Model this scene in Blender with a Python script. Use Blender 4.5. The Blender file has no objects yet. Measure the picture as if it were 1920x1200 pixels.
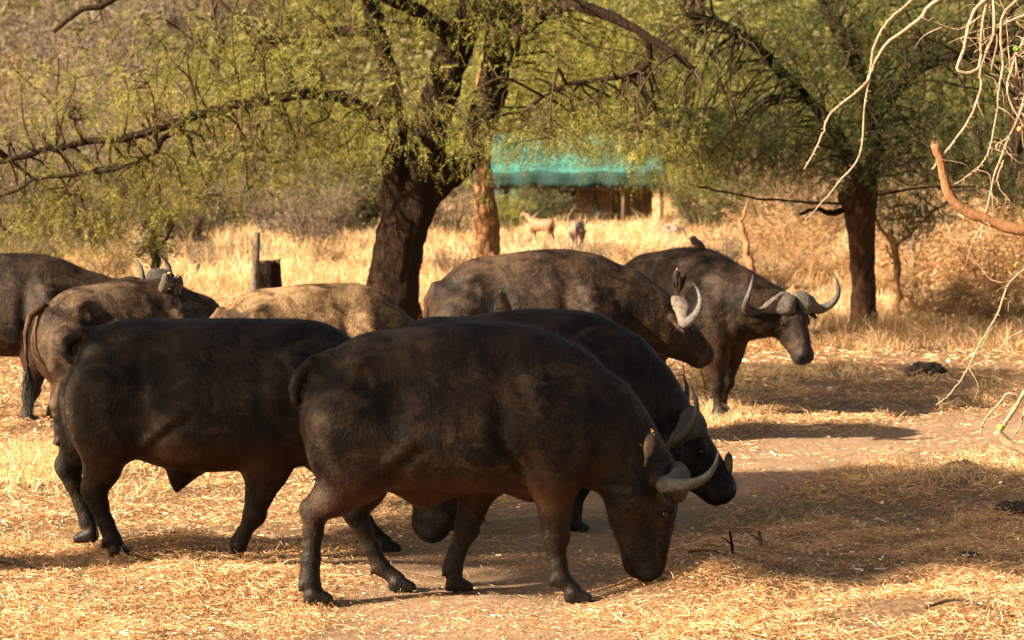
import bpy, math, numpy as np
from mathutils import Vector
R = math.radians
rng = np.random.default_rng(7)
scene = bpy.context.scene
# ---------------------------------------------------------------- camera
FPX, CAMH, HOR = 5100.0, 2.65, 228.0
PITCH = math.atan((600 - HOR) / FPX)
cam_d = bpy.data.cameras.new("camera"); cam = bpy.data.objects.new("camera", cam_d)
scene.collection.objects.link(cam); scene.camera = cam
cam.location = (0, 0, CAMH); cam.rotation_euler = (R(90) - PITCH, 0, 0)
cam_d.sensor_width = 36; cam_d.lens = FPX / 1920 * 36
cam_d.clip_start = 0.5; cam_d.clip_end = 2000
cam_d.dof.use_dof = True; cam_d.dof.focus_distance = 16.0; cam_d.dof.aperture_fstop = 4.5
# ---------------------------------------------------------------- light
SUN_EL, SUN_AZ = 28.0, 24.0          # azimuth: degrees from due left towards the camera side
world = bpy.data.worlds.new("World"); scene.world = world; world.use_nodes = True
nt = world.node_tree; bg = nt.nodes["Background"]
sky = nt.nodes.new("ShaderNodeTexSky"); sky.sky_type = 'NISHITA'; sky.sun_disc = False
sd = Vector((-math.cos(R(SUN_AZ)) * math.cos(R(SUN_EL)), -math.sin(R(SUN_AZ)) * math.cos(R(SUN_EL)), math.sin(R(SUN_EL))))
sky.sun_elevation = R(SUN_EL); sky.sun_rotation = math.atan2(sd.x, sd.y)
sky.dust_density = 3.0; sky.air_density = 1.2
tint = nt.nodes.new('ShaderNodeMix'); tint.data_type = 'RGBA'; tint.blend_type = 'MULTIPLY'; tint.inputs[0].default_value = 1.0; tint.inputs[7].default_value = (1.0, 0.86, 0.70, 1)  # warm dusty air
nt.links.new(sky.outputs[0], tint.inputs[6]); nt.links.new(tint.outputs[2], bg.inputs[0]); bg.inputs[1].default_value = 0.05
sun_d = bpy.data.lights.new("sun", 'SUN'); sun = bpy.data.objects.new("sun", sun_d); scene.collection.objects.link(sun)
sun_d.energy = 5.0; sun_d.angle = R(0.6); sun_d.color = (1.0, 0.83, 0.61)
sun.rotation_euler = sd.to_track_quat('Z', 'Y').to_euler(); sun.location = (-12, -4, 9)
scene.view_settings.view_transform = 'Standard'; scene.view_settings.look = 'None'
scene.view_settings.exposure = 2.08; scene.view_settings.gamma = 1
try:
    scene.cycles.use_denoising = True
    scene.cycles.max_bounces = 8; scene.cycles.transparent_max_bounces = 8
    scene.cycles.diffuse_bounces = 3; scene.cycles.transmission_bounces = 4
except Exception: pass

# ---------------------------------------------------------------- helpers
COL = scene.collection
def W(px, py, Y):
    """point at depth Y that is measured at photo pixel px, py"""
    cx, cz = (px - 960) / FPX, (600 - py) / FPX
    dy = math.cos(PITCH) + cz * math.sin(PITCH); dz = -math.sin(PITCH) + cz * math.cos(PITCH)
    t = Y / dy
    return np.array([cx * t, Y, CAMH + dz * t])
def G(px, py):
    cz = (600 - py) / FPX
    dy = math.cos(PITCH) + cz * math.sin(PITCH); dz = -math.sin(PITCH) + cz * math.cos(PITCH)
    t = -CAMH / dz
    return np.array([(px - 960) / FPX * t, dy * t, 0.0])
def tag(o, label=None, cat=None, group=None, kind=None):
    if label: o['label'] = label
    if cat: o['category'] = cat
    if group: o['group'] = group
    if kind: o['kind'] = kind
    return o
def empty(name, loc=(0, 0, 0), rz=0.0):
    o = bpy.data.objects.new(name, None); COL.objects.link(o); o.location = tuple(loc); o.rotation_euler = (0, 0, rz)
    o.empty_display_size = 0.1
    return o
def mesh(name, V, faces, mat=None, parent=None, smooth=True, attrs=None):
    """faces: one int array (n,k) or a list of such arrays"""
    if isinstance(faces, np.ndarray): faces = [faces]
    faces = [f for f in faces if len(f)]
    me = bpy.data.meshes.new(name); V = np.asarray(V, np.float32)
    me.vertices.add(len(V)); me.vertices.foreach_set('co', V.ravel())
    nl = sum(f.size for f in faces); npoly = sum(len(f) for f in faces)
    me.loops.add(nl); me.polygons.add(npoly)
    me.loops.foreach_set('vertex_index', np.concatenate([f.ravel() for f in faces]).astype(np.int32))
    tot = np.concatenate([np.full(len(f), f.shape[1]) for f in faces])
    st = np.concatenate([[0], np.cumsum(tot)[:-1]])
    me.polygons.foreach_set('loop_start', st.astype(np.int32))
    me.polygons.foreach_set('use_smooth', np.full(npoly, smooth))
    me.update(calc_edges=True)
    for k, a in (attrs or {}).items():
        at = me.attributes.new(k, 'FLOAT', 'POINT'); at.data.foreach_set('value', np.asarray(a, np.float32))
    me.validate()
    if mat: me.materials.append(mat)
    o = bpy.data.objects.new(name, me); COL.objects.link(o)
    if parent is not None: o.parent = parent
    return o
def copy_tree(o, parent=None):
    c = o.copy(); COL.objects.link(c); c.parent = parent
    for ch in list(o.children): copy_tree(ch, c)
    return c
class MB:
    def __init__(s): s.V = []; s.F = {}; s.n = 0; s.A = []
    def add(s, V, F, a=0.0):
        V = np.asarray(V, float); F = np.asarray(F)
        s.V.append(V); s.F.setdefault(F.shape[1], []).append(F + s.n); s.n += len(V)
        s.A.append(np.broadcast_to(np.asarray(a, float), (len(V),)).copy())
    def build(s, name, mat, parent=None, smooth=True):
        return mesh(name, np.concatenate(s.V), [np.concatenate(f) for f in s.F.values()], mat, parent, smooth, {'rnd': np.concatenate(s.A)})
def tube(P, r, n=8, jitter=0.0, rg=None, cap=True):
    P = np.asarray(P, float); m = len(P); r = np.broadcast_to(np.asarray(r, float), (m,))
    T = np.gradient(P, axis=0); T /= np.linalg.norm(T, axis=1)[:, None] + 1e-12
    up = np.array([0.13, 0.31, 0.94]) if abs(T[0, 2]) < 0.85 else np.array([0.94, 0.31, 0.1])
    V = []; B = None
    for i in range(m):
        if B is None: N = np.cross(T[i], up)
        else: N = B_N - T[i] * (B_N @ T[i])
        N /= np.linalg.norm(N) + 1e-12; B_N = N; B = np.cross(T[i], N)
        a = np.arange(n) * 2 * math.pi / n
        rr = r[i] * (1 + (rg.normal(0, jitter, n) if jitter else 0))
        V.append(P[i] + (np.cos(a) * rr)[:, None] * N + (np.sin(a) * rr)[:, None] * B)
    V = np.concatenate(V)
    i, j = np.meshgrid(np.arange(m - 1), np.arange(n), indexing='ij'); j2 = (j + 1) % n
    F = np.stack([i * n + j, i * n + j2, (i + 1) * n + j2, (i + 1) * n + j], -1).reshape(-1, 4)
    if cap:
        V = np.concatenate([V, P[:1], P[-1:]]); k = np.arange(n); k2 = (k + 1) % n
        c1 = np.stack([k2, k, np.full(n, m * n), np.full(n, m * n)], -1)[:, :3]
        c2 = np.stack([(m - 1) * n + k, (m - 1) * n + k2, np.full(n, m * n + 1)], -1)
        return V, F, np.concatenate([c1, c2])
    return V, F, np.zeros((0, 3), int)
def addtube(mb, P, r, n=8, a=0.0, **k):
    V, F, C = tube(P, r, n, **k); b = mb.n
    mb.add(V, F, a)
    if len(C): mb.F.setdefault(3, []).append(C + b)
def crom(P, n):
    """smooth curve through the rows of P, n samples per span"""
    P = np.asarray(P, float); Q = np.concatenate([2 * P[:1] - P[1:2], P, 2 * P[-1:] - P[-2:-1]]); out = []
    for i in range(1, len(Q) - 2):
        t = np.linspace(0, 1, n, endpoint=False)[:, None]
        a, b, c, d = Q[i - 1], Q[i], Q[i + 1], Q[i + 2]
        out.append(0.5 * (2 * b + (c - a) * t + (2 * a - 5 * b + 4 * c - d) * t * t + (3 * b - a - 3 * c + d) * t ** 3))
    return np.concatenate(out + [P[-1:]])
def vnoise(p, f, seed=0):
    """cheap smooth pseudo noise, about -1..1"""
    p = np.asarray(p, float) * f; r = np.random.default_rng(seed); o = 0
    for k in range(5):
        d = r.normal(size=p.shape[-1]); d /= np.linalg.norm(d); d *= r.uniform(0.7, 1.6)
        e = r.normal(size=p.shape[-1]); e /= np.linalg.norm(e)
        o = o + np.sin(p @ d * 2 + 1.7 * np.sin(p @ e * 1.3 + k) + r.uniform(0, 6))
    return o / 3.2
# ---- materials
def newmat(name):
    m = bpy.data.materials.new(name); m.use_nodes = True
    b = m.node_tree.nodes["Principled BSDF"]; return m, m.node_tree, b
def N(nt, t, **kw):
    n = nt.nodes.new(t)
    for k, v in kw.items():
        if k.startswith('i_'): n.inputs[int(k[2:]) if k[2:].isdigit() else k[2:]].default_value = v
        else: setattr(n, k, v)
    return n
def ramp(nt, fac, stops):
    n = nt.nodes.new('ShaderNodeValToRGB'); e = n.color_ramp.elements
    while len(e) < len(stops): e.new(0.5)
    for i, (p, c) in enumerate(stops): e[i].position = p; e[i].color = (*c, 1)
    nt.links.new(fac, n.inputs[0]); return n.outputs[0]
def noise(nt, vec, scale, detail=4, rough=0.55, dist=0.0):
    n = N(nt, 'ShaderNodeTexNoise'); n.inputs['Scale'].default_value = scale; n.inputs['Detail'].default_value = detail
    n.inputs['Roughness'].default_value = rough; n.inputs['Distortion'].default_value = dist
    nt.links.new(vec, n.inputs['Vector']); return n.outputs['Fac']
def mixc(nt, f, a, b, mode='MIX'):
    n = nt.nodes.new('ShaderNodeMix'); n.data_type = 'RGBA'; n.blend_type = mode
    for s, v in ((n.inputs[0], f), (n.inputs[6], a), (n.inputs[7], b)):
        if isinstance(v, (int, float)): s.default_value = v
        elif isinstance(v, tuple): s.default_value = (*v, 1)
        else: nt.links.new(v, s)
    return n.outputs[2]
def math_(nt, op, a, b=0.0, c=None, clamp=False):
    n = nt.nodes.new('ShaderNodeMath'); n.operation = op; n.use_clamp = clamp
    for s, v in zip(n.inputs, (a, b, c)):
        if v is None: continue
        if isinstance(v, (int, float)): s.default_value = v
        else: nt.links.new(v, s)
    return n.outputs[0]
def obj_co(nt): return N(nt, 'ShaderNodeTexCoord').outputs['Object']
def attr(nt, name):
    n = N(nt, 'ShaderNodeAttribute', attribute_name=name); return n.outputs['Fac']
def mapping(nt, vec, scale):
    n = N(nt, 'ShaderNodeMapping'); n.inputs['Scale'].default_value = scale; nt.links.new(vec, n.inputs[0]); return n.outputs[0]
def bump(nt, b, h, dist, strength=1.0):
    n = N(nt, 'ShaderNodeBump'); n.inputs['Strength'].default_value = strength; n.inputs['Distance'].default_value = dist
    nt.links.new(h, n.inputs['Height']); nt.links.new(n.outputs[0], b.inputs['Normal'])
def leaf_mat(name, stops, trans=0.45):
    m, nt, b = newmat(name)
    col = ramp(nt, attr(nt, 'rnd'), stops)
    nt.links.new(col, b.inputs['Base Color']); b.inputs['Roughness'].default_value = 0.55; b.inputs['Specular IOR Level'].default_value = 0.3
    tr = N(nt, 'ShaderNodeBsdfTranslucent'); nt.links.new(mixc(nt, 1.0, col, (1.35, 1.25, 0.8), 'MULTIPLY'), tr.inputs[0])
    mx = N(nt, 'ShaderNodeMixShader'); mx.inputs[0].default_value = trans
    nt.links.new(b.outputs[0], mx.inputs[1]); nt.links.new(tr.outputs[0], mx.inputs[2])
    nt.links.new(mx.outputs[0], nt.nodes['Material Output'].inputs[0]); return m
def bark_mat(name, dark, light, scale=1.0, bmp=0.03):
    m, nt, b = newmat(name); co = obj_co(nt)
    st = mapping(nt, co, (9 * scale, 9 * scale, 2.2 * scale))
    n1 = noise(nt, st, 3.0, 6, 0.65, 0.6); n2 = noise(nt, co, 1.7 * scale, 3)
    f = math_(nt, 'ADD', math_(nt, 'MULTIPLY', n1, 0.7), math_(nt, 'MULTIPLY', n2, 0.3))
    nt.links.new(ramp(nt, f, [(0.34, dark), (0.66, light)]), b.inputs['Base Color']); b.inputs['Roughness'].default_value = 0.85; b.inputs['Specular IOR Level'].default_value = 0.12
    bump(nt, b, n1, bmp); return m
M = {}
# ---------------------------------------------------------------- terrain
PATH = np.array([(-1.6, 6.0), (-0.6, 11.0), (-0.25, 14.0), (-0.15, 16.2), (0.9, 18.8), (2.3, 21.6), (4.4, 23.6), (9, 25.5), (30, 30)])
def pathdist(x, y):
    x = np.asarray(x, float); y = np.asarray(y, float); d = np.full(x.shape, 1e9)
    for a, b in zip(PATH[:-1], PATH[1:]):
        v = b - a; t = np.clip(((x - a[0]) * v[0] + (y - a[1]) * v[1]) / (v @ v), 0, 1)
        d = np.minimum(d, np.hypot(x - a[0] - t * v[0], y - a[1] - t * v[1]))
    return d
def ter(x, y):
    x = np.asarray(x, float); y = np.asarray(y, float); p = np.stack([x, y], -1)
    h = 0.02 * vnoise(p, 0.5, 3) + 0.012 * vnoise(p, 1.7, 4) + 0.006 * vnoise(p, 5.0, 5)
    h = h + 0.13 * np.exp(-((x - 2.7) / 1.6) ** 2 - ((y - 14.35) / 0.75) ** 2)
    h = h + 0.10 * np.exp(-((x - 1.15) / 0.5) ** 2 - ((y - 15.05) / 0.35) ** 2)
    h = h + 0.07 * np.exp(-((x + 1.6) / 0.8) ** 2 - ((y - 15.4) / 0.5) ** 2) + 0.10 * np.exp(-((x - 3.2) / 1.5) ** 2 - ((y - 19.3) / 0.9) ** 2)
    q = vnoise(p, 1.5, 23) + .6 * vnoise(p, 3.6, 24); h = h + 0.035 * np.clip(q, -.3, 1.3) * np.clip((pathdist(x, y) - .8) / .6, 0, 1) * np.clip((34 - y) / 8, 0, 1)
    h = h - 0.02 * np.exp(-(pathdist(x, y) / 0.8) ** 2)
    far = np.clip((y - 86) / 60, 0, 1); h = h + 17 * far ** 1.3 + np.clip((y - 45) / 60, 0, 1) * 0.25 * vnoise(p, 0.08, 9)
    return h
def grid_sheet(xs, ys, zf):
    X, Y = np.meshgrid(xs, ys); V = np.stack([X, Y, zf(X, Y)], -1).reshape(-1, 3); w = len(xs)
    i, j = np.meshgrid(np.arange(len(ys) - 1), np.arange(w - 1), indexing='ij')
    return V, np.stack([i * w + j, i * w + j + 1, (i + 1) * w + j + 1, (i + 1) * w + j], -1).reshape(-1, 4)
xs = np.unique(np.concatenate([np.linspace(-200, -12, 30), np.linspace(-12, -6, 40), np.linspace(-6, 6, 260), np.linspace(6, 12, 40), np.linspace(12, 200, 30)]))
ys = np.unique(np.concatenate([np.linspace(-40, 8, 16), np.linspace(8, 28, 300), np.linspace(28, 60, 80), np.linspace(60, 260, 70)]))
V, F = grid_sheet(xs, ys, ter)
m, nt, b = newmat("dusty_soil"); co = obj_co(nt)
pd = np.clip((1.15 + 0.25 * vnoise(V[:, :2], 1.3, 12) - pathdist(V[:, 0], V[:, 1])) / 0.7, 0, 1)
n1 = noise(nt, co, 2.2, 6, 0.6); n2 = noise(nt, co, 26, 6, 0.7); n3 = noise(nt, co, 140, 3, 0.7)
sand = ramp(nt, math_(nt, 'ADD', math_(nt, 'MULTIPLY', n1, 0.5), math_(nt, 'MULTIPLY', n2, 0.5)), [(0.3, (0.20, 0.115, 0.062)), (0.55, (0.36, 0.22, 0.125)), (0.75, (0.50, 0.33, 0.20))])
lit = ramp(nt, n2, [(0.3, (0.075, 0.036, 0.015)), (0.5, (0.22, 0.12, 0.052)), (0.72, (0.46, 0.30, 0.14))])
nt.links.new(mixc(nt, attr(nt, 'path'), lit, sand), b.inputs['Base Color']); b.inputs['Roughness'].default_value = 0.95
bump(nt, b, math_(nt, 'ADD', n2, math_(nt, 'MULTIPLY', n3, 0.4)), 0.05); M['soil'] = m
ground = mesh("ground", V, F, m, attrs={'path': pd}); tag(ground, kind='structure')

# ---------------------------------------------------------------- straw and grass
def grass_mat(name, stops, trans):
    return leaf_mat(name, stops, trans)
M['straw'] = grass_mat("straw", [(0.0, (0.14, 0.060, 0.022)), (0.25, (0.34, 0.17, 0.065)), (0.6, (0.62, 0.38, 0.19)), (0.9, (0.82, 0.60, 0.38)), (0.97, (0.86, 0.76, 0.58)), (1.0, (0.50, 0.19, 0.06))], 0.2)
M['drygrass'] = grass_mat("dry_grass", [(0.0, (0.27, 0.145, 0.07)), (0.35, (0.52, 0.33, 0.17)), (0.75, (0.72, 0.53, 0.31)), (1.0, (0.82, 0.67, 0.44))], 0.4)
def blades(roots, dirs, length, width, bend, rnd, segs=1):
    """thin curved blades; segs 1: flat strip, 2: bent and tapering"""
    n = len(roots); d = dirs / np.linalg.norm(dirs, axis=1)[:, None]
    side = np.cross(d, rng.normal(size=(n, 3))); side /= np.linalg.norm(side, axis=1)[:, None] + 1e-9
    L = length[:, None]; w = width[:, None] * 0.5
    if segs == 1:
        e = roots + d * L
        V = np.stack([roots - side * w, roots + side * w, e + side * w * 0.6, e - side * w * 0.6], 1).reshape(-1, 3)
        F = np.arange(n)[:, None] * 4 + np.array([0, 1, 2, 3]); return V, [F], np.repeat(rnd, 4)
    mid = roots + d * L * 0.55; e = mid + (d + bend) * L * 0.5
    V = np.stack([roots - side * w, roots + side * w, mid + side * w * 0.8, mid - side * w * 0.8, e], 1).reshape(-1, 3)
    k = np.arange(n)[:, None] * 5
    return V, [k + np.array([0, 1, 2, 3]), k + np.array([3, 2, 4])], np.repeat(rnd, 5)
def litter(name, n, x0, x1, y0, y1, ln, wd, seed, keep=None, up=0.02, mat='straw'):
    r = np.random.default_rng(seed)
    y = r.uniform(y0, y1, n); x = r.uniform(x0, x1, n) * (y / ((y0 + y1) / 2))
    p = np.stack([x, y], -1)
    dens = 0.60 + 0.35 * vnoise(p, 1.1, 21) + 0.3 * (vnoise(p, 1.5, 23) + .6 * vnoise(p, 3.6, 24)) + .2 * vnoise(p, 9, 22)
    pdist = pathdist(x, y) + 0.3 * vnoise(p, 1.5, 12)
    dens = dens * np.clip((pdist - 0.45) / 0.8, 0.16, 1)
    k = r.random(n) < dens; x, y, dens = x[k], y[k], dens[k]; n = len(x)
    pile = np.clip(vnoise(p[k], 1.5, 23) + .6 * vnoise(p[k], 3.6, 24), 0, 1) * 0.045 * np.clip(dens, 0, 1)
    z = ter(x, y) + r.uniform(0.002, 1, n) ** 2 * (up + pile)
    a = r.uniform(0, 2 * math.pi, n)
    d = np.stack([np.cos(a), np.sin(a), r.normal(0.06, 0.22, n)], -1)
    L = ln * r.lognormal(0, 0.55, n); w = wd * r.lognormal(0, 0.35, n)
    rn = np.clip(r.beta(2.2, 1.8, n) * 0.93, 0, 0.93); rn[r.random(n) < 0.018] = 1.0; rn[r.random(n) < 0.035] = 0.97
    fl = (rn > 0.96); L[fl] = L[fl] * 0.5; w[fl] *= 3.0
    V, F, A = blades(np.stack([x, y, z], -1), d, L, w, None, rn)
    o = mesh(name, V, F, M[mat], attrs={'rnd': A}); tag(o, kind='stuff'); return o
litter("straw_litter", 420000, -3.9, 3.9, 12.6, 17.4, 0.028, 0.0028, 31)
litter("straw_litter", 270000, -5.2, 5.2, 17.4, 26.5, 0.036, 0.0036, 32)
litter("straw_litter", 110000, -9.0, 9.0, 26.5, 42, 0.065, 0.007, 33, up=0.05)
def tussocks(name, nt_, x0, x1, y0, y1, per, h, w, seed, thr=0.0, spread=0.06, lean=0.35, mask=None, mat='drygrass', clear=1.25):
    r = np.random.default_rng(seed); y = r.uniform(y0, y1, nt_) ; x = r.uniform(x0, x1, nt_) * (y / ((y0 + y1) / 2))
    p = np.stack([x, y], -1); v = vnoise(p, 0.55, 41) + 0.6 * vnoise(p, 1.6, 42) + r.normal(0, 0.25, nt_)
    k = (v > thr) & (pathdist(x, y) > clear)
    if mask is not None: k &= mask(x, y)
    x, y = x[k], y[k]; n = len(x); hs = h * r.lognormal(0, 0.3, n)
    X = np.repeat(x, per) + r.normal(0, spread, n * per); Y = np.repeat(y, per) + r.normal(0, spread, n * per); H = np.repeat(hs, per) * r.uniform(0.45, 1.15, n * per)
    d = np.stack([(X - np.repeat(x, per)) * 2.5 + r.normal(0, lean, n * per), (Y - np.repeat(y, per)) * 2.5 + r.normal(0, lean, n * per), np.ones(n * per)], -1)
    bend = np.stack([r.normal(0, 0.5, n * per), r.normal(0, 0.5, n * per), -r.uniform(0.1, 1.0, n * per)], -1)
    tone = np.clip(np.repeat(r.normal(0.55, 0.16, n) + .28 * vnoise(np.stack([x, y], -1), .35, 77), per) + r.normal(0, 0.16, n * per), 0, 1)
    V, F, A = blades(np.stack([X, Y, ter(X, Y) - 0.01], -1), d, H, w * r.lognormal(0, 0.3, n * per), bend, tone, 2)
    o = mesh(name, V, F, M[mat], attrs={'rnd': A}); tag(o, kind='stuff'); return o
# ---------------------------------------------------------------- signed-distance modelling (one continuous surface per body)
class Field:
    def __init__(s, lo, hi, h):
        s.lo = np.array(lo, float); s.h = h; s.n = np.ceil((np.array(hi) - s.lo) / h).astype(int) + 1
        s.D = np.full(s.n, 0.5, np.float32)
        s.ax = [s.lo[i] + np.arange(s.n[i]) * h for i in range(3)]
    def block(s, lo, hi):
        i0 = np.clip(((np.array(lo) - s.lo) / s.h).astype(int), 0, s.n); i1 = np.clip(((np.array(hi) - s.lo) / s.h).astype(int) + 2, 0, s.n)
        sl = tuple(slice(a, b) for a, b in zip(i0, i1))
        return sl, [s.ax[i][sl[i]].reshape([-1 if j == i else 1 for j in range(3)]) for i in range(3)]
    def smin(s, sl, d, k):
        a = s.D[sl]; hh = np.maximum(k - np.abs(a - d), 0) / k; s.D[sl] = np.minimum(a, d) - hh * hh * k * 0.25
    def cone(s, a, b, ra, rb, k=0.05, sy=1.0, y0=0.0):
        a = np.array(a, float); b = np.array(b, float); m = max(ra, rb) + k + 0.03
        sl, (x, y, z) = s.block(np.minimum(a, b) - m, np.maximum(a, b) + m)
        if s.D[sl].size == 0: return
        y = y0 + (y - y0) / sy; a = a.copy(); b = b.copy(); a[1] = y0 + (a[1] - y0) / sy; b[1] = y0 + (b[1] - y0) / sy
        ab = b - a; q = ab @ ab + 1e-9
        t = np.clip(((x - a[0]) * ab[0] + (y - a[1]) * ab[1] + (z - a[2]) * ab[2]) / q, 0, 1)
        d = np.sqrt((x - a[0] - t * ab[0]) ** 2 + (y - a[1] - t * ab[1]) ** 2 + (z - a[2] - t * ab[2]) ** 2) - (ra + t * (rb - ra))
        s.smin(sl, (d * min(1, sy * 1.2)).astype(np.float32), k)
    def chain(s, P, k=0.05, sy=1.0, y0=0.0):
        for p, q in zip(P[:-1], P[1:]): s.cone(p[:3], q[:3], p[3], q[3], k, sy, y0)
    def ell(s, c, r, rot=None, k=0.04):
        c = np.array(c, float); r = np.array(r, float); rot = np.eye(3) if rot is None else np.asarray(rot)
        m = max(r) + k + 0.03; sl, (x, y, z) = s.block(c - m, c + m)
        if s.D[sl].size == 0: return
        q = [((x - c[0]) * rot[i, 0] + (y - c[1]) * rot[i, 1] + (z - c[2]) * rot[i, 2]) / r[i] for i in range(3)]
        rho = np.sqrt(q[0] ** 2 + q[1] ** 2 + q[2] ** 2); g = np.sqrt((q[0] / r[0]) ** 2 + (q[1] / r[1]) ** 2 + (q[2] / r[2]) ** 2) + 1e-6
        s.smin(sl, (rho * (rho - 1) / g).astype(np.float32), k)
    def loft(s, O, fr, st, k=0.05, taper=0.0, ex=2.0, dense=8):
        """st rows: t, centre along frame z, half height, half width; fr rows are the frame axes"""
        st = crom(np.array(st, float), dense); t = st[:, 0]; O = np.array(O, float); fr = np.asarray(fr)
        E = [O + fr[0] * a[0] + fr[2] * a[1] for a in st]; m = max(st[:, 2].max(), st[:, 3].max()) + k + 0.02
        sl, (x, y, z) = s.block(np.min(E, 0) - m, np.max(E, 0) + m)
        X = (x - O[0]) * fr[0, 0] + (y - O[1]) * fr[0, 1] + (z - O[2]) * fr[0, 2]
        Y = (x - O[0]) * fr[1, 0] + (y - O[1]) * fr[1, 1] + (z - O[2]) * fr[1, 2]
        Z = (x - O[0]) * fr[2, 0] + (y - O[1]) * fr[2, 1] + (z - O[2]) * fr[2, 2]
        o = np.argsort(t); cz = np.interp(X, t[o], st[o, 1]); hz = np.interp(X, t[o], st[o, 2]); hy = np.interp(X, t[o], st[o, 3])
        u = (Z - cz) / hz; w = Y / (hy * (1 - taper * np.clip(u, -1.2, 1.2)))
        rho = (np.abs(u) ** ex + np.abs(w) ** ex) ** (1 / ex); d = (rho - 1) * np.minimum(hz, hy)
        dx = np.maximum(np.maximum(t.min() - X, X - t.max()), 0)
        d = np.where(dx > 0, np.sqrt(np.maximum(d, 0) ** 2 + dx ** 2), d)
        s.smin(sl, d.astype(np.float32), k)
    def bumpf(s, c, sg, A):
        c = np.array(c, float); sg = np.broadcast_to(np.array(sg, float), (3,))
        sl, (x, y, z) = s.block(c - sg * 2.6, c + sg * 2.6)
        s.D[sl] -= (A * np.exp(-((x - c[0]) / sg[0]) ** 2 - ((y - c[1]) / sg[1]) ** 2 - ((z - c[2]) / sg[2]) ** 2)).astype(np.float32)
    def sub(s, c, r, k=0.015):
        c = np.array(c, float); m = r + k + 0.02; sl, (x, y, z) = s.block(c - m, c + m)
        d = r - np.sqrt((x - c[0]) ** 2 + (y - c[1]) ** 2 + (z - c[2]) ** 2)
        a = s.D[sl]; hh = np.maximum(k - np.abs(a - d), 0) / k; s.D[sl] = np.maximum(a, d) + hh * hh * k * 0.25
    def surface(s):
        D = s.D; h = s.h; D[0] = D[-1] = 0.5; D[:, 0] = D[:, -1] = 0.5; D[:, :, 0] = D[:, :, -1] = 0.5
        I = D < 0; nx, ny, nz = [k - 1 for k in D.shape]
        c = sum(I[i:i + nx, j:j + ny, k:k + nz].astype(np.int8) for i in (0, 1) for j in (0, 1) for k in (0, 1))
        cell = (c > 0) & (c < 8); ci = np.argwhere(cell); idx = np.full(cell.shape, -1, np.int32); idx[cell] = np.arange(len(ci))
        S = np.zeros((len(ci), 3)); C = np.zeros(len(ci)); cr = [(i, j, k) for i in (0, 1) for j in (0, 1) for k in (0, 1)]
        for p in cr:
            for ax in range(3):
                if p[ax]: continue
                q = list(p); q[ax] = 1
                a = D[ci[:, 0] + p[0], ci[:, 1] + p[1], ci[:, 2] + p[2]]; b = D[ci[:, 0] + q[0], ci[:, 1] + q[1], ci[:, 2] + q[2]]
                m = (a < 0) != (b < 0); t = np.where(m, a / (a - b + 1e-12), 0)
                P = np.tile(np.array(p, float), (len(ci), 1)); P[:, ax] += t; S[m] += P[m]; C[m] += 1
        V = s.lo + (ci + S / C[:, None]) * h; Fs = []
        for ax in range(3):
            a, b = (ax + 1) % 3, (ax + 2) % 3; sl0 = [slice(1, -1)] * 3; sl0[ax] = slice(0, -1); sl1 = list(sl0); sl1[ax] = slice(1, None)
            A = I[tuple(sl0)]; B = I[tuple(sl1)]; e = np.argwhere(A != B); e2 = e.copy(); e2[:, a] += 1; e2[:, b] += 1
            inside = A[tuple(e.T)]; off = lambda da, db: idx[tuple((e2 - np.eye(3, dtype=int)[a] * da - np.eye(3, dtype=int)[b] * db).T)]
            q = np.stack([off(0, 0), off(1, 0), off(1, 1), off(0, 1)], -1); q[~inside] = q[~inside][:, ::-1]; Fs.append(q)
        return V, np.concatenate(Fs)
def vnormals(V, F):
    n = np.cross(V[F[:, 2]] - V[F[:, 0]], V[F[:, 3]] - V[F[:, 1]]); o = np.zeros_like(V)
    for i in range(4): np.add.at(o, F[:, i], n)
    return o / (np.linalg.norm(o, axis=1)[:, None] + 1e-12)
def headframe(phi, th, roll=0.0):
    h = np.array([math.cos(R(phi)), math.sin(R(phi)), 0.0]); t = R(th)
    X = math.cos(t) * h - math.sin(t) * np.array([0, 0, 1.0]); Z = math.sin(t) * h + math.cos(t) * np.array([0, 0, 1.0]); Y = np.cross(Z, X)
    r = R(roll); Y, Z = math.cos(r) * Y + math.sin(r) * Z, -math.sin(r) * Y + math.cos(r) * Z
    return np.stack([X, Y, Z])
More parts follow.
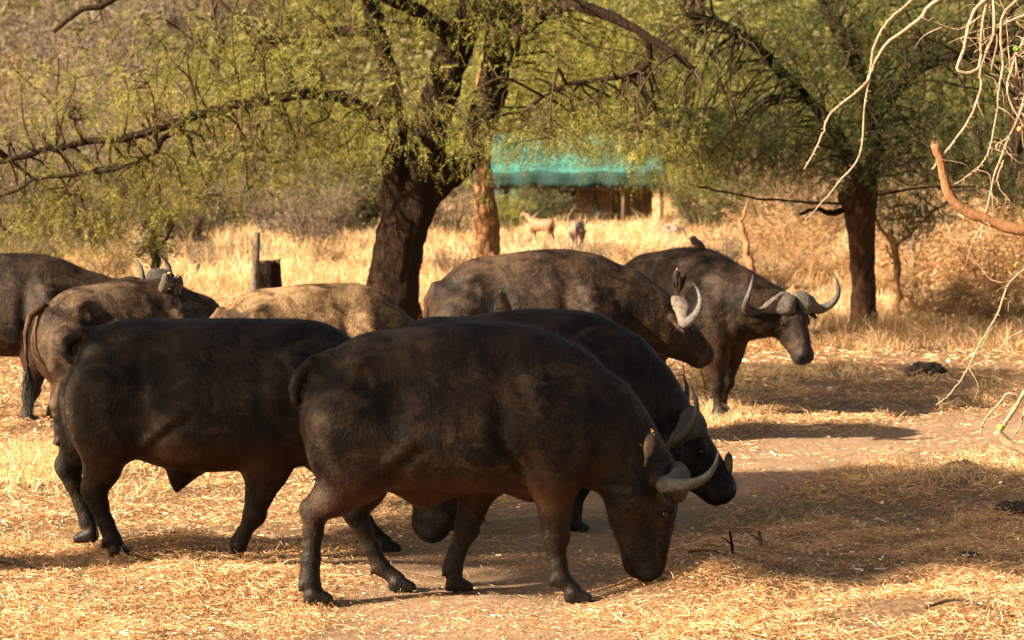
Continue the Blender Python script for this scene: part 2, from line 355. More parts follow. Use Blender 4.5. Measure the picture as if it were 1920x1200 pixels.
# ---------------------------------------------------------------- buffalo materials
def hide_mat(name, dark, mid, dust_sheen, warm):
    m, nt, b = newmat(name); co = obj_co(nt)
    n1 = noise(nt, mapping(nt, co, (1.2, 1.2, 1.0)), 4.2, 5, 0.62, 0.8); n2 = noise(nt, mapping(nt, co, (14, 30, 40)), 2.0, 4, 0.7); n3 = noise(nt, co, 1.6, 3, 0.5)
    f = math_(nt, 'ADD', math_(nt, 'MULTIPLY', n1, 0.62), math_(nt, 'MULTIPLY', n2, 0.38))
    base = ramp(nt, f, [(0.42, dark), (0.50, mid), (0.60, tuple(0.6 * a + 0.4 * c for a, c in zip(mid, dust_sheen)))])
    dm = math_(nt, 'MULTIPLY', attr(nt, 'dust'), ramp(nt, n1, [(0.40, (0.10,) * 3), (0.58, (1.25,) * 3)]), clamp=True)
    blot = math_(nt, 'MULTIPLY', ramp(nt, noise(nt, mapping(nt, co, (1.0, 1.0, 1.5)), 3.1, 5, 0.65, 1.6), [(0.52, (0,) * 3), (0.68, (.68,) * 3)]), ramp(nt, n2, [(0.3, (.4,) * 3), (0.6, (1,) * 3)]))  # blotches of dust and of sheen painted into the hide colour
    c1 = mixc(nt, math_(nt, 'MAXIMUM', dm, blot), base, dust_sheen)
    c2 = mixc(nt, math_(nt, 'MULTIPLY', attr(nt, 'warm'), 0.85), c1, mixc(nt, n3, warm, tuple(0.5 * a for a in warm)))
    c3 = mixc(nt, attr(nt, 'black'), c2, (0.012, 0.010, 0.009))
    nt.links.new(c3, b.inputs['Base Color'])
    rr = math_(nt, 'SUBTRACT', 0.62, math_(nt, 'MULTIPLY', attr(nt, 'black'), 0.25)); nt.links.new(rr, b.inputs['Roughness'])
    b.inputs['Specular IOR Level'].default_value = 0.14
    n4 = noise(nt, mapping(nt, co, (26, 30, 11)), 3.0, 3, 0.6)
    n5 = noise(nt, mapping(nt, co, (5, 5, 3.4)), 2.4, 5, 0.6, 1.2)
    bump(nt, b, math_(nt, 'ADD', math_(nt, 'MULTIPLY', n4, 0.5), math_(nt, 'MULTIPLY', n5, 0.8)), 0.013, 0.8)
    return m
M['hide'] = hide_mat("buffalo_hide", (0.0037, 0.0021, 0.0013), (0.0128, 0.0062, 0.0030), (0.0576, 0.0368, 0.0224), (0.0720, 0.0224, 0.0080))
M['hide_black'] = hide_mat("black_hide", (0.0032, 0.0019, 0.0013), (0.0092, 0.0048, 0.0026), (0.0440, 0.0296, 0.0192), (0.0560, 0.0184, 0.0072))
M['hide_brown'] = hide_mat("brown_hide", (0.0072, 0.0037, 0.0020), (0.0238, 0.0117, 0.0056), (0.1360, 0.0892, 0.0553), (0.1020, 0.0357, 0.0145))
M['hide_dusty'] = hide_mat("dusty_hide", (0.0042, 0.0022, 0.0014), (0.0140, 0.0068, 0.0034), (0.0736, 0.0464, 0.0288), (0.0960, 0.0320, 0.0128))
M['hide_tan'] = hide_mat("tan_hide", (0.0221, 0.0115, 0.0047), (0.0680, 0.0365, 0.0153), (0.31, 0.20, 0.105), (0.1190, 0.0527, 0.0213))
def horn_mat(name, g):
    m, nt, b = newmat(name); co = obj_co(nt); t = attr(nt, 'rnd')
    n1 = noise(nt, co, 22, 6, 0.75, 0.4); n2 = noise(nt, co, 70, 3, 0.6)
    S = lambda *c: tuple(g * q for q in c); rough = ramp(nt, n1, [(0.32, S(0.06, 0.044, 0.032)), (0.5, S(0.15, 0.115, 0.085)), (0.68, S(0.30, 0.25, 0.20))])
    smooth = ramp(nt, n1, [(0.35, S(0.065, 0.055, 0.046)), (0.65, S(0.13, 0.115, 0.098))])
    c = mixc(nt, ramp(nt, t, [(0.30, (0,) * 3), (0.55, (1,) * 3)]), rough, smooth)
    c = mixc(nt, ramp(nt, t, [(0.75, (0,) * 3), (1.0, (1,) * 3)]), c, (0.04, 0.036, 0.034)); nt.links.new(c, b.inputs['Base Color'])
    rg_ = mixc(nt, ramp(nt, t, [(0.30, (0,) * 3), (0.6, (1,) * 3)]), (0.8,) * 3, (0.34,) * 3); nt.links.new(rg_, b.inputs['Roughness'])
    bump(nt, b, math_(nt, 'MULTIPLY', math_(nt, 'ADD', n1, math_(nt, 'MULTIPLY', n2, 0.4)), math_(nt, 'SUBTRACT', 1.15, t)), 0.035); return m
M['horn'] = horn_mat('horn', .30); M['horn_pale'] = horn_mat('pale_horn', 1.0); M['horn_mid'] = horn_mat('brown_horn', .62)
m, nt, b = newmat("eye_wet"); b.inputs['Base Color'].default_value = (0.01, 0.006, 0.004, 1); b.inputs['Roughness'].default_value = 0.08; M['eye'] = m
m, nt, b = newmat("tuft_hair"); b.inputs['Base Color'].default_value = (0.012, 0.009, 0.007, 1); b.inputs['Roughness'].default_value = 0.6; M['tuft'] = m
for k_ in ('hide', 'hide_black', 'hide_brown', 'hide_tan', 'hide_dusty'):   # the hair has a silkier gloss than the skin below
    h_ = M[k_].copy(); h_.name = M[k_].name + "_hair"; hb = h_.node_tree.nodes["Principled BSDF"]; hb.inputs['Specular IOR Level'].default_value = 0.45 if k_ in ('hide', 'hide_black') else 0.22
    for l_ in list(hb.inputs['Roughness'].links): h_.node_tree.links.remove(l_)
    hb.inputs['Roughness'].default_value = 0.45; M[k_ + '_hair'] = h_
# ---------------------------------------------------------------- buffalo
TORSO = [(-.85, 1.02, .09, .09), (-.81, 1.03, .205, .17), (-.73, 1.035, .290, .23), (-.60, 1.055, .375, .285), (-.44, 1.065, .42, .33), (-.15, 1.05, .45, .35),
         (.15, 1.055, .465, .36), (.30, 1.07, .455, .34), (.44, 1.07, .435, .33), (.59, 1.055, .40, .29), (.72, 1.03, .34, .24), (.84, .99, .25, .18), (.90, .97, .14, .12)]
def hind(hip, stifle, hock, fet, toe, s=1.0):
    """joint chain x, y, z for one hind leg"""
    return dict(kind='h', P=[hip, stifle, hock, fet, toe], s=s)
def fore(sh, elbow, knee, fet, toe, s=1.0): return dict(kind='f', P=[sh, elbow, knee, fet, toe], s=s)
HORN = [(.03, .035, .140, .120, .080), (.025, .10, .145, .115, .080), (.02, .18, .115, .085, .064), (.012, .26, .050, .056, .050), (.008, .345, -.010, .046, .044), (.0, .415, .02, .039, .037), (-.01, .452, .10, .031, .031),
        (-.045, .455, .185, .023, .023), (-.11, .435, .245, .014, .014), (-.19, .405, .275, .003, .003)]
def buffalo(label, loc, yaw, legs, neck, head, hp, hphi, hth, roll=0.0, torso=TORSO, tail=None, tuft=0.0, mat='hide', res=0.015, hornk=1.0, horn_dz=0.0,
            nhair=30000, dust_sheen=1.0, zs=1.0, dapple=None, sheath=False, hair_w=0.0016, neck_sy=0.62, group='cape buffaloes of the herd', horn_dx=1.0, hornm='horn', bellyfat=0.0):
    ca_, sa_ = math.cos(R(yaw)), math.sin(R(yaw)); zoff = np.mean([float(ter(loc[0] + zs * (l['P'][4][0] * ca_ - l['P'][4][1] * sa_), loc[1] + zs * (l['P'][4][0] * sa_ + l['P'][4][1] * ca_))) for l in legs]) + .006
    root = empty('buffalo', (loc[0], loc[1], zoff), R(yaw)); root.scale = (zs,) * 3; tag(root, label, 'buffalo', group)
    fr = headframe(hphi, hth, roll); hp = np.array(hp, float)
    pts = [np.array(p[:3]) for p in neck] + [hp, hp + fr[0] * 0.62] + [np.array(p) for l in legs for p in l['P']]
    if tail: pts += [np.array(p[:3]) for p in tail]
    lo = np.minimum(np.min(pts, 0) - 0.3, [-.98, -.5, -.03]); hi = np.maximum(np.max(pts, 0) + 0.3, [.98, .5, 1.66]); lo[2] = -.03
    f = Field(lo, hi, res)
    f.loft((0, 0, 0), np.eye(3), torso, k=0.05, taper=0.26, ex=2.35)
    # hips, spine, ribs, hollows
    T_ = np.array(torso); f.ell((.12, 0, np.interp(.12, T_[:, 0], T_[:, 1] + T_[:, 2]) - .125), (.42, .13, .115), k=.08)
    for sgn in (-1, 1):
        f.bumpf((-.52, sgn * .27, 1.36), (.11, .10, .065), .060)           # hip bone
        f.bumpf((-.78, sgn * .13, 1.24), (.06, .06, .06), .032)           # pin bone
        f.bumpf((-.33, sgn * .33, 1.16), (.10, .10, .16), -.068)          # flank hollow
        f.bumpf((-.36, sgn * .30, .82), (.10, .12, .10), -.018)
        f.bumpf((.26, sgn * .38, 1.10), (.05, .12, .26), -.038)          # behind the shoulder
        f.bumpf((.50, sgn * .34, 1.15), (.08, .12, .22), .044)            # shoulder blade
        f.bumpf((.64, sgn * .30, .90), (.10, .12, .11), .040)             # shoulder point
        for i in range(7): f.bumpf((-.22 + i * .075, sgn * .40, 1.02), (.022, .08, .20), .0022)
    f.bumpf((-.05, 0, 1.50), (.3, .03, .04), .008)
    def ridge(a, b, sg, A, n=6):
        for i in range(n): t_ = i / (n - 1); f.bumpf(np.array(a) * (1 - t_) + np.array(b) * t_, (sg, .09, sg), 2.1 * A * (.5 + .5 * math.sin(t_ * 3.14)))
    for q in (-1, 1):
        ridge((-.46, q * .27, .70), (-.24, q * .37, .90), .035, .014); ridge((-.38, q * .27, .74), (-.16, q * .37, .86), .028, -.012)
        ridge((-.50, q * .30, 1.26), (-.44, q * .34, .92), .05, -.012); ridge((.34, q * .30, 1.42), (.52, q * .35, 1.0), .04, .011); ridge((.27, q * .33, .92), (.40, q * .30, .72), .03, -.014)
        ridge((.66, q * .24, 1.30), (.72, q * .28, .85), .028, -.009); ridge((.76, q * .22, 1.20), (.82, q * .24, .80), .025, -.008); ridge((-.70, q * .24, 1.2), (-.66, q * .26, .85), .04, .010)
    for l in legs:
        P = [np.array(p, float) for p in l['P']]; s = l['s']; c = lambda a, b, ra, rb, k: f.cone(a, b, ra * s, rb * s, k)
        dpar = P[4] - P[3]; h = np.array([dpar[0], dpar[1], 0.0]); h = h / (np.linalg.norm(h) + 1e-9)
        if l['kind'] == 'h':
            mid = P[1] * .45 + P[2] * .55
            f.ell((P[0] + P[1]) / 2 + np.array([-.03, np.sign(P[0][1]) * .02, .04]), (.23 * s, .14, .31), k=.09)
            c(P[0], P[1], .19, .135, .09); c(P[1] + [-.05, 0, .03], mid, .150, .100, .06); c(mid, P[2], .100, .070, .05)
            back = P[2] + np.array([-.035, 0, .03]); c(P[2], back, .066, .048, .03)
            c(mid + [-.06, 0, .06], back, .05, .030, .04)                  # tendon of the hock
            m1 = P[2] * .72 + P[3] * .28; m2 = P[2] * .35 + P[3] * .65; c(P[2], m1, .070, .054, .03); c(m1, m2, .054, .045, .03); c(m2, P[3], .045, .056, .03); c(back - [-.01, 0, .03], P[3] - [.028, 0, -.03], .028, .025, .012)
        else:
            f.ell((P[0] + P[1]) / 2, (.15 * s, .10, .22), k=.08)
            c(P[0], P[1], .17, .115, .09); m1 = P[1] * .5 + P[2] * .5; c(P[1] + [0, 0, .02], m1, .120, .083, .07); c(m1, P[2], .083, .068, .04); f.ell(P[2] + [.012, 0, 0], (.062, .066, .075), k=.02)
            m2 = P[2] * .35 + P[3] * .65; c(P[2] + [.008, 0, 0], P[2] * .75 + P[3] * .25, .066, .048, .03); c(P[2], m2, .050, .042, .03); c(m2, P[3], .042, .057, .03); c(P[2] - [.03, 0, .04], P[3] - [.028, 0, -.03], .026, .026, .012)
        # pastern, two toes, dew claws
        sd_ = np.array([-h[1], h[0], 0]); c(P[3], P[4] + [0, 0, .060] - h * .020, .050, .047, .02)
        for q in (-1, 1):
            a = P[4] + sd_ * q * .027 + [0, 0, .050] - h * .030; e = P[4] + sd_ * q * .024 + h * .058 + [0, 0, .020]
            c(a, e, .043, .027, .006); c(P[4] + sd_ * q * .028 + [0, 0, .022] - h * .045, P[4] + sd_ * q * .026 + h * .06 + [0, 0, .010], .032, .026, .006)
            b0 = P[3] - h * .040 + sd_ * q * .028 + [0, 0, -.012]; c(P[3] + sd_ * q * .022, b0, .022, .022, .01); c(b0, b0 + [0, 0, -.030] - h * .012, .021, .012, .004)
        f.bumpf(P[3] + [0, 0, .10], (.05, .05, .02), .004); f.bumpf(P[3] + [0, 0, .17], (.05, .05, .02), -.003)
    f.D[:, :, :] = np.maximum(f.D, -(f.ax[2] - 0.002).reshape(1, 1, -1))  # flat soles
    f.chain(neck, k=.06, sy=neck_sy)
    # head
    st = [(-.09, -.01, .11, .105), (-.03, -.02, .175, .14), (.06, -.025, .205, .150), (.14, -.025, .207, .148), (.24, -.02, .190, .120), (.34, -.01, .162, .098), (.44, -.0, .132, .088), (.51, .008, .112, .094), (.56, .012, .080, .086), (.59, .012, .04, .05)]
    f.loft(hp, fr, st, k=.05, taper=-.10, ex=2.1)
    if len(neck) > 1: f.cone(neck[-1][:3], hp + fr[0] * .08 - fr[2] * .04, neck[-1][3], .12, .09, neck_sy + .1, neck[-1][1])
    L = lambda t, y, z: hp + fr[0] * t + fr[1] * y + fr[2] * z
    for q in (-1, 1):
        f.ell(L(.17, q * .118, .085), (.060, .035, .042), fr, .03)        # brow
        f.sub(L(.195, q * .162, .062), .022, .02)
        f.ell(L(.10, q * .120, -.06), (.11, .045, .10), fr, .05)          # cheek
        f.sub(L(.580, q * .048, .050), .021, .018)                        # nostril
        f.ell(L(.30, q * .07, .085), (.12, .02, .03), fr, .03)
        ec = L(-.005, q * .20, .0); dn = np.array([0, 0, -1.0]) * .42 + fr[1] * q * .8 + fr[0] * .05; dn /= np.linalg.norm(dn)
        n2 = fr[2] * .55 + fr[1] * q * .8; n2 = n2 - dn * (n2 @ dn); n2 /= np.linalg.norm(n2); er = np.stack([dn, np.cross(n2, dn), n2])
        f.cone(L(-.02, q * .12, .03), ec, .035, .03, .03); f.ell(ec + dn * .085, (.130, .072, .019), er, .02)
    f.ell(L(.46, 0, -.075), (.10, .06, .045), fr, .035)                   # chin
    f.bumpf(L(.40, 0, -.05), (.02, .3, .02), -.004)
    if tail: f.chain(tail[:2], k=.03); f.chain(tail[1:], k=.008)
    if sheath:
        for ch_ in sheath: f.chain(ch_, k=.07)
    V, F = f.surface(); Nn = vnormals(V, F)
    # creases and slight unevenness
    V = V + Nn * (0.006 * vnoise(V * [1, 1, .8], 2.6, 60) + 0.0022 * vnoise(V * [1, 1, .6], 7, 61) + 0.0010 * vnoise(V, 19, 62))[:, None]
    x, y, z = V.T
    hd = (V - hp) @ fr.T; inhead = np.clip((hd[:, 0] + .05) / .15, 0, 1) * (np.linalg.norm(V - hp - fr[0] * .25, axis=1) < .45)
    nz = vnoise(V, 2.3, 63)
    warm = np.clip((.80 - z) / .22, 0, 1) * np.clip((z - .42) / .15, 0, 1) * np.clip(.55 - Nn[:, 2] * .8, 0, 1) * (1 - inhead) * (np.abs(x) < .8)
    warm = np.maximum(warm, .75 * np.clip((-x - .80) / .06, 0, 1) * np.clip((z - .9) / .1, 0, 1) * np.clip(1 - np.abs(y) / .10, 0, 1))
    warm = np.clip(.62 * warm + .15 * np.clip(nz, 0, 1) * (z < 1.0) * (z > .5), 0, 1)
    dst = np.clip((z - 1.12) / .34, 0, 1) ** 1.3 * np.clip(.72 - x * .75, .12, 1) * (1 - inhead)  # dust and painted sheen on back and rump, front kept darker
    dst = np.maximum(dst, .75 * np.clip((-x - .45) / .25, 0, 1) * np.clip((z - .85) / .4, 0, 1))
    dst = np.clip(dst * dust_sheen * (.8 + .4 * nz), 0, 1)
    low = np.zeros(len(V))
    for l in legs:
        t = np.array(l['P'][4]); near = np.exp(-((x - t[0]) / .16) ** 2 - ((y - t[1]) / .14) ** 2); low = np.maximum(low, near * np.clip((t[2] + .085 - z) / .02, 0, 1))
    blk = np.maximum(low, np.clip((hd[:, 0] - .49) / .04, 0, 1) * (np.linalg.norm(V - hp - fr[0] * .5, axis=1) < .2) * np.clip((hd[:, 2] + .06) / .05, 0, 1))
    blk = np.clip(np.maximum(blk, .55 * np.clip((.42 - z) / .2, 0, 1) * (1 - inhead)), 0, 1)
    att = {'warm': warm, 'dust': dst, 'black': blk}
    if dapple is not None:
        wp = np.exp(-(np.linalg.norm((V - np.array(dapple[:3])) / [.06, .05, .085], axis=1)) ** 4); att['dust'] = np.clip(att['dust'] + 1.0 * wp, 0, 1); att['warm'] = att['warm'] * (1 - wp)  # adds a painted spot of dappled sunlight to the hide
    body = mesh('body', V, F, M[mat], root, True, att)
    # horns
    for q in (-1, 1):
        K = np.array(HORN); K[:, :3] *= [hornk, hornk, 1.0]; K[3:, 2] += horn_dz * np.linspace(0.1, 1, 7) + (hornk - 1) * np.linspace(0, .3, 7); K[3:, 0] *= np.linspace(1, horn_dx, 7); K[:, 3:] *= (.6 + .4 * hornk)
        C = crom(K, 6); P = np.array([L(a[0], q * a[1], a[2]) for a in C]); n = 18; T = np.gradient(P, axis=0); T /= np.linalg.norm(T, axis=1)[:, None]
        HV = []
        for i in range(len(P)):
            A_ = fr[0] - T[i] * (fr[0] @ T[i]); A_ /= np.linalg.norm(A_); B_ = np.cross(T[i], A_); a = np.arange(n) * 2 * math.pi / n
            HV.append(P[i] + np.cos(a)[:, None] * A_ * C[i, 3] + np.sin(a)[:, None] * B_ * C[i, 4])
        HV = np.concatenate(HV); tt = np.repeat(np.linspace(0, 1, len(P)), n); ctr = np.repeat(P, n, 0)
        nn = (HV - ctr); nn /= np.linalg.norm(nn, axis=1)[:, None] + 1e-9
        HV = HV + nn * ((.010 * vnoise(HV, 14, 71 + q) + .005 * vnoise(HV, 37, 75)) * np.clip(1 - tt * 2.0, 0, 1))[:, None] + nn * (.0022 * np.sin(tt * 150) * np.clip(tt * 4 - .8, 0, 1) * np.clip(2.6 - tt * 4, 0, 1))[:, None]
        i, j = np.meshgrid(np.arange(len(P) - 1), np.arange(n), indexing='ij'); j2 = (j + 1) % n
        HF = np.stack([i * n + j, i * n + j2, (i + 1) * n + j2, (i + 1) * n + j], -1).reshape(-1, 4)
        # round inner end of the boss
        k = np.arange(n); HV = np.concatenate([HV, [P[0] - fr[1] * q * .03]]); tt = np.append(tt, 0); cap = np.stack([(k + 1) % n, k, np.full(n, len(HV) - 1)], -1)
        mesh('horn', HV, [HF, cap], M[hornm], root, True, {'rnd': tt})
        ec = L(.195, q * .142, .064); u, v = np.meshgrid(np.linspace(0, 2 * math.pi, 13)[:-1], np.linspace(-1.5, 1.5, 7)); EV = ec + .019 * np.stack([np.cos(u) * np.cos(v), np.sin(u) * np.cos(v), np.sin(v)], -1).reshape(-1, 3)
        i, j = np.meshgrid(np.arange(6), np.arange(12), indexing='ij'); mesh('eye', EV, np.stack([i * 12 + j, i * 12 + (j + 1) % 12, (i + 1) * 12 + (j + 1) % 12, (i + 1) * 12 + j], -1).reshape(-1, 4), M['eye'], root)
    # coat: short hair lying back and down, longer on withers, neck and belly
    if nhair:
        r = np.random.default_rng(len(label) + nhair); e = np.cross(V[F[:, 2]] - V[F[:, 0]], V[F[:, 3]] - V[F[:, 1]]); ar = np.linalg.norm(e, axis=1); ctr = V[F].mean(1)
        lng = 1 + 2.6 * np.clip((ctr[:, 2] - 1.25) / .2, 0, 1) * (ctr[:, 0] > -.1) + 1.5 * np.clip((ctr[:, 0] - .6) / .3, 0, 1)
        ok = (ctr[:, 2] > .25); p = ar * ok * (.6 + .4 * lng); fi = r.choice(len(F), nhair, p=p / p.sum())
        uu = r.random((nhair, 2)); A, B, C2, D2 = [V[F[fi, i]] for i in range(4)]
        rt = (A * (1 - uu[:, :1]) + B * uu[:, :1]) * (1 - uu[:, 1:]) + (D2 * (1 - uu[:, :1]) + C2 * uu[:, :1]) * uu[:, 1:]
        nn = Nn[F[fi, 0]]; flow = np.array([-.8, 0, -.75]) + r.normal(0, .30, (nhair, 3)); flow -= nn * np.sum(flow * nn, 1)[:, None]; flow /= np.linalg.norm(flow, axis=1)[:, None] + 1e-6
        d = flow + nn * (r.uniform(.12, .5, nhair))[:, None]; ln = .017 * lng[fi] * r.lognormal(0, .35, nhair); ln[np.linalg.norm(rt - hp, axis=1) < .5] *= .7
        side = np.cross(d, nn); side /= np.linalg.norm(side, axis=1)[:, None] + 1e-6; dn_ = d / np.linalg.norm(d, axis=1)[:, None]
        HV = np.stack([rt - nn * .002 - side * hair_w / 2, rt - nn * .002 + side * hair_w / 2, rt + dn_ * ln[:, None]], 1).reshape(-1, 3)
        at = {k: np.repeat(v[F[fi, 0]], 3) for k, v in att.items()}
        mesh('coat_hair', HV, np.arange(nhair * 3).reshape(-1, 3), M[mat + '_hair'], root, True, at)
    if tail and tuft:
        r = np.random.default_rng(5); n = 900; p0 = np.array(tail[-2][:3]) * .5 + np.array(tail[-1][:3]) * .5
        rt = p0 + r.normal(0, .012, (n, 3)) + np.array([0, 0, -1.0]) * r.uniform(0, .12, n)[:, None]; d = np.stack([r.normal(0, .16, n), r.normal(0, .16, n), -np.ones(n)], -1)
        Vb, Fb, Ab = blades(rt, d, tuft * r.uniform(.5, 1, n), np.full(n, .004), np.stack([r.normal(0, .1, n), r.normal(0, .1, n), -np.ones(n)], -1), np.zeros(n), 2)
        mesh('tail_tuft', Vb, Fb, M['tuft'], root)
    return root
# ---------------------------------------------------------------- the herd; joints measured on the animals in metres
def meas(s, x0, g):
    return lambda px, py, y=0.0: ((px - x0) / s, y, (g - py) / s)
HERD = {}
# A: nearest bull grazing
q = meas(338, 850, 1125); Y = 15.07
HERD['A'] = buffalo('nearest buffalo grazing with its muzzle in the straw, horn tip pointing forward', (W(850, 600, Y)[0], Y), 0,
    [hind((-.60, -.17, 1.02), (-.50, -.215, .70), q(592, 955, -.20), q(583, 1085, -.20), q(598, 1125, -.20)),
     hind((-.58, .17, 1.02), q(706, 880, .19), q(660, 972, .18), q(708, 1078, .18), q(748, 1124, .18)),
     fore((.58, -.20, .98), q(1037, 895, -.21), q(1040, 1000, -.20), q(1050, 1077, -.20), q(1082, 1123, -.20)),
     fore((.55, .20, .95), q(900, 915, .19), q(873, 1005, .19), q(847, 1080, .19), q(858, 1125, .19))],
    [(.60, 0, 1.04, .345), (.76, 0, .95, .30), (.90, 0, .83, .235), (1.02, 0, .70, .18)], None, q(1216, 895), 14, 92,
    tail=[q(622, 672, -.03) + (.050,), q(588, 682, -.05) + (.046,), q(563, 702, -.07) + (.040,), q(553, 726, -.08) + (.034,), q(554, 748, -.08) + (.028,), q(561, 764, -.07) + (.02,)],
    res=.0135, sheath=[[(-.42, 0, .70, .07), (-.16, 0, .615, .105), (.02, 0, .66, .08)], [(.22, 0, .74, .12), (.44, 0, .70, .155), (.60, 0, .76, .13)]], nhair=70000, dust_sheen=.95)
# B: black one behind, grazing further left
q = meas(309, 350, 1045); Y = 16.5
HERD['B'] = buffalo('black buffalo with curled tail, its neck reaching down behind the nearest one', (W(420, 600, Y)[0], Y), 0,
    [hind((-.72, -.17, 1.0), (-.66, -.21, .70), (-.77, -.19, .40), (-.665, -.19, .115), (-.61, -.19, .0)),
     hind((-.76, .15, .98), (-.82, .17, .72), (-.985, .17, .50), (-.87, .17, .17), (-.875, .17, .05)),
     fore((.30, -.20, .98), (.27, -.20, .52), (.19, -.19, .26), (.10, -.19, .08), (.10, -.19, .0)),
     fore((.42, .18, .95), (.62, .18, .56), (.76, .10, .34), (.90, .05, .10), (.99, .05, -.0))],
    [(.50, 0, 1.03, .38), (.80, 0, .90, .32), (1.10, 0, .80, .26), (1.28, 0, .70, .2)], None, (1.42, 0, .63), 0, 110,
    torso=[(-.92,1.0,.08,.08),(-.88,1.03,.24,.17),(-.80,1.04,.32,.24),(-.62,1.035,.395,.29),(-.45,.995,.440,.33),(-.2,.97,.465,.38),(.1,.965,.455,.385),(.36,.975,.455,.36),(.55,.98,.43,.31),(.72,.97,.36,.25),(.88,.93,.27,.19),(.95,.9,.15,.12)], mat='hide_black',
    tail=[(-.74, 0, 1.35, .045), (-.86, -.03, 1.345, .042), (-.945, -.05, 1.30, .038), (-.955, -.06, 1.235, .034), (-.92, -.06, 1.19, .028), (-.86, -.07, 1.20, .022)],
    res=.014, nhair=45000, sheath=[[(-.22, 0, .66, .12), (-.24, 0, .55, .095), (-.28, 0, .46, .045), (-.30, 0, .385, .012)]], dust_sheen=.45, group='cape buffaloes of the herd')
# C: directly behind A
q = meas(288, 960, 990); Y = 17.75
HERD['C'] = buffalo('dark buffalo directly behind the nearest one, head low with a bird on its nose', (W(960, 600, Y)[0], Y), 0,
    [hind((-.50, -.17, 1.0), (-.42, -.21, .70), (-.56, -.2, .42), (-.46, -.2, .115), (-.40, -.2, .0)),
     hind((-.50, .17, 1.0), (-.40, .2, .70), (-.42, .2, .42), (-.32, .2, .115), (-.26, .2, .0)),
     fore((.52, -.20, .95), (.46, -.20, .55), (.44, -.19, .30), (.40, -.19, .08), (.42, -.19, .0)),
     fore((.50, .20, .95), (.40, .20, .55), (.36, .19, .3), (.30, .19, .08), (.33, .19, .0))],
    [(.45, 0, 1.03, .36), (.66, 0, .95, .33), (.83, 0, .84, .26), (.96, 0, .71, .2)], None, q(1262, 812), 0, 50,
    torso=[(-.80,1.0,.08,.1),(-.73,1.03,.24,.2),(-.58,1.0,.37,.29),(-.21,.98,.405,.36),(.28,.99,.435,.35),(.59,.98,.395,.29),(.80,.92,.29,.2),(.92,.9,.15,.12)], mat='hide_black',
    tail=[(-.70, 0, 1.3, .05), (-.80, 0, 1.15, .03), (-.80, 0, .8, .02), (-.78, 0, .6, .015)], tuft=.25, res=.015, nhair=34000, dust_sheen=.9, hornk=1.08)
# D: middle back row, head up
q = meas(229, 1000, 835); Y = 22.3
HERD['D'] = buffalo('buffalo in the back row with a pale grey horn boss, head raised over the others', (W(1000, 600, Y)[0], Y), 0,
    [hind((-.60, -.17, 1.02), (-.50, -.21, .70), (-.66, -.2, .42), (-.60, -.2, .115), (-.54, -.2, .0)),
     hind((-.60, .17, 1.02), (-.45, .2, .70), (-.50, .2, .42), (-.42, .2, .115), (-.36, .2, .0)),
     fore((.55, -.20, .98), (.50, -.20, .55), (.50, -.19, .30), (.48, -.19, .08), (.52, -.19, .0)),
     fore((.50, .20, .98), (.42, .20, .55), (.40, .19, .3), (.36, .19, .08), (.40, .19, .0))],
    [(.50, 0, 1.12, .38), (.72, 0, 1.08, .32), (.88, 0, 1.02, .26), (.98, 0, .98, .22)], None, (1.06, 0, .99), 28, 40,
    torso=[(a, b + .01 + .02 * np.exp(-((a - .25) / .3) ** 2), c, d) for a, b, c, d in TORSO], mat='hide_dusty', tail=[(-.80, 0, 1.25, .05), (-.87, 0, 1.15, .03), (-.88, 0, .8, .02), (-.87, 0, .6, .015)], tuft=.25,
    res=.018, nhair=24000, hornk=1.0, dust_sheen=1.0, hair_w=.002, hornm='horn_pale')
# E: right, turned half towards the camera
Y = 24.9; 
HERD['E'] = buffalo('buffalo standing at the right facing the camera with both horns spread', (W(1275, 600, Y)[0], Y), -48,
    [hind((-.60, -.17, 1.02), (-.50, -.21, .70), (-.66, -.2, .42), (-.60, -.2, .115), (-.54, -.2, .0)),
     hind((-.60, .17, 1.02), (-.45, .2, .70), (-.50, .2, .42), (-.42, .2, .115), (-.36, .2, .0)),
     fore((.60, -.19, .98), (.62, -.18, .55), (.64, -.16, .30), (.66, -.15, .08), (.72, -.15, .0)),
     fore((.55, .19, .98), (.48, .17, .55), (.46, .16, .3), (.40, .15, .08), (.45, .15, .0))],
    [(.52, 0, 1.10, .38), (.70, .05, 1.07, .33), (.86, .15, 1.03, .27), (.98, .24, 1.00, .21)], None, (1.06, .32, 1.02), -15, 55,
    torso=[(a, b + .01 + .03 * np.exp(-((a - .25) / .35) ** 2), c, d) for a, b, c, d in TORSO], mat='hide_dusty', tail=[(-.80, 0, 1.25, .05), (-.87, 0, 1.15, .03), (-.88, 0, .8, .02), (-.87, 0, .6, .015)], tuft=.25,
    zs=.965, res=.015, nhair=30000, hornk=1.08, hornm='horn_mid', dust_sheen=.8, hair_w=.002)
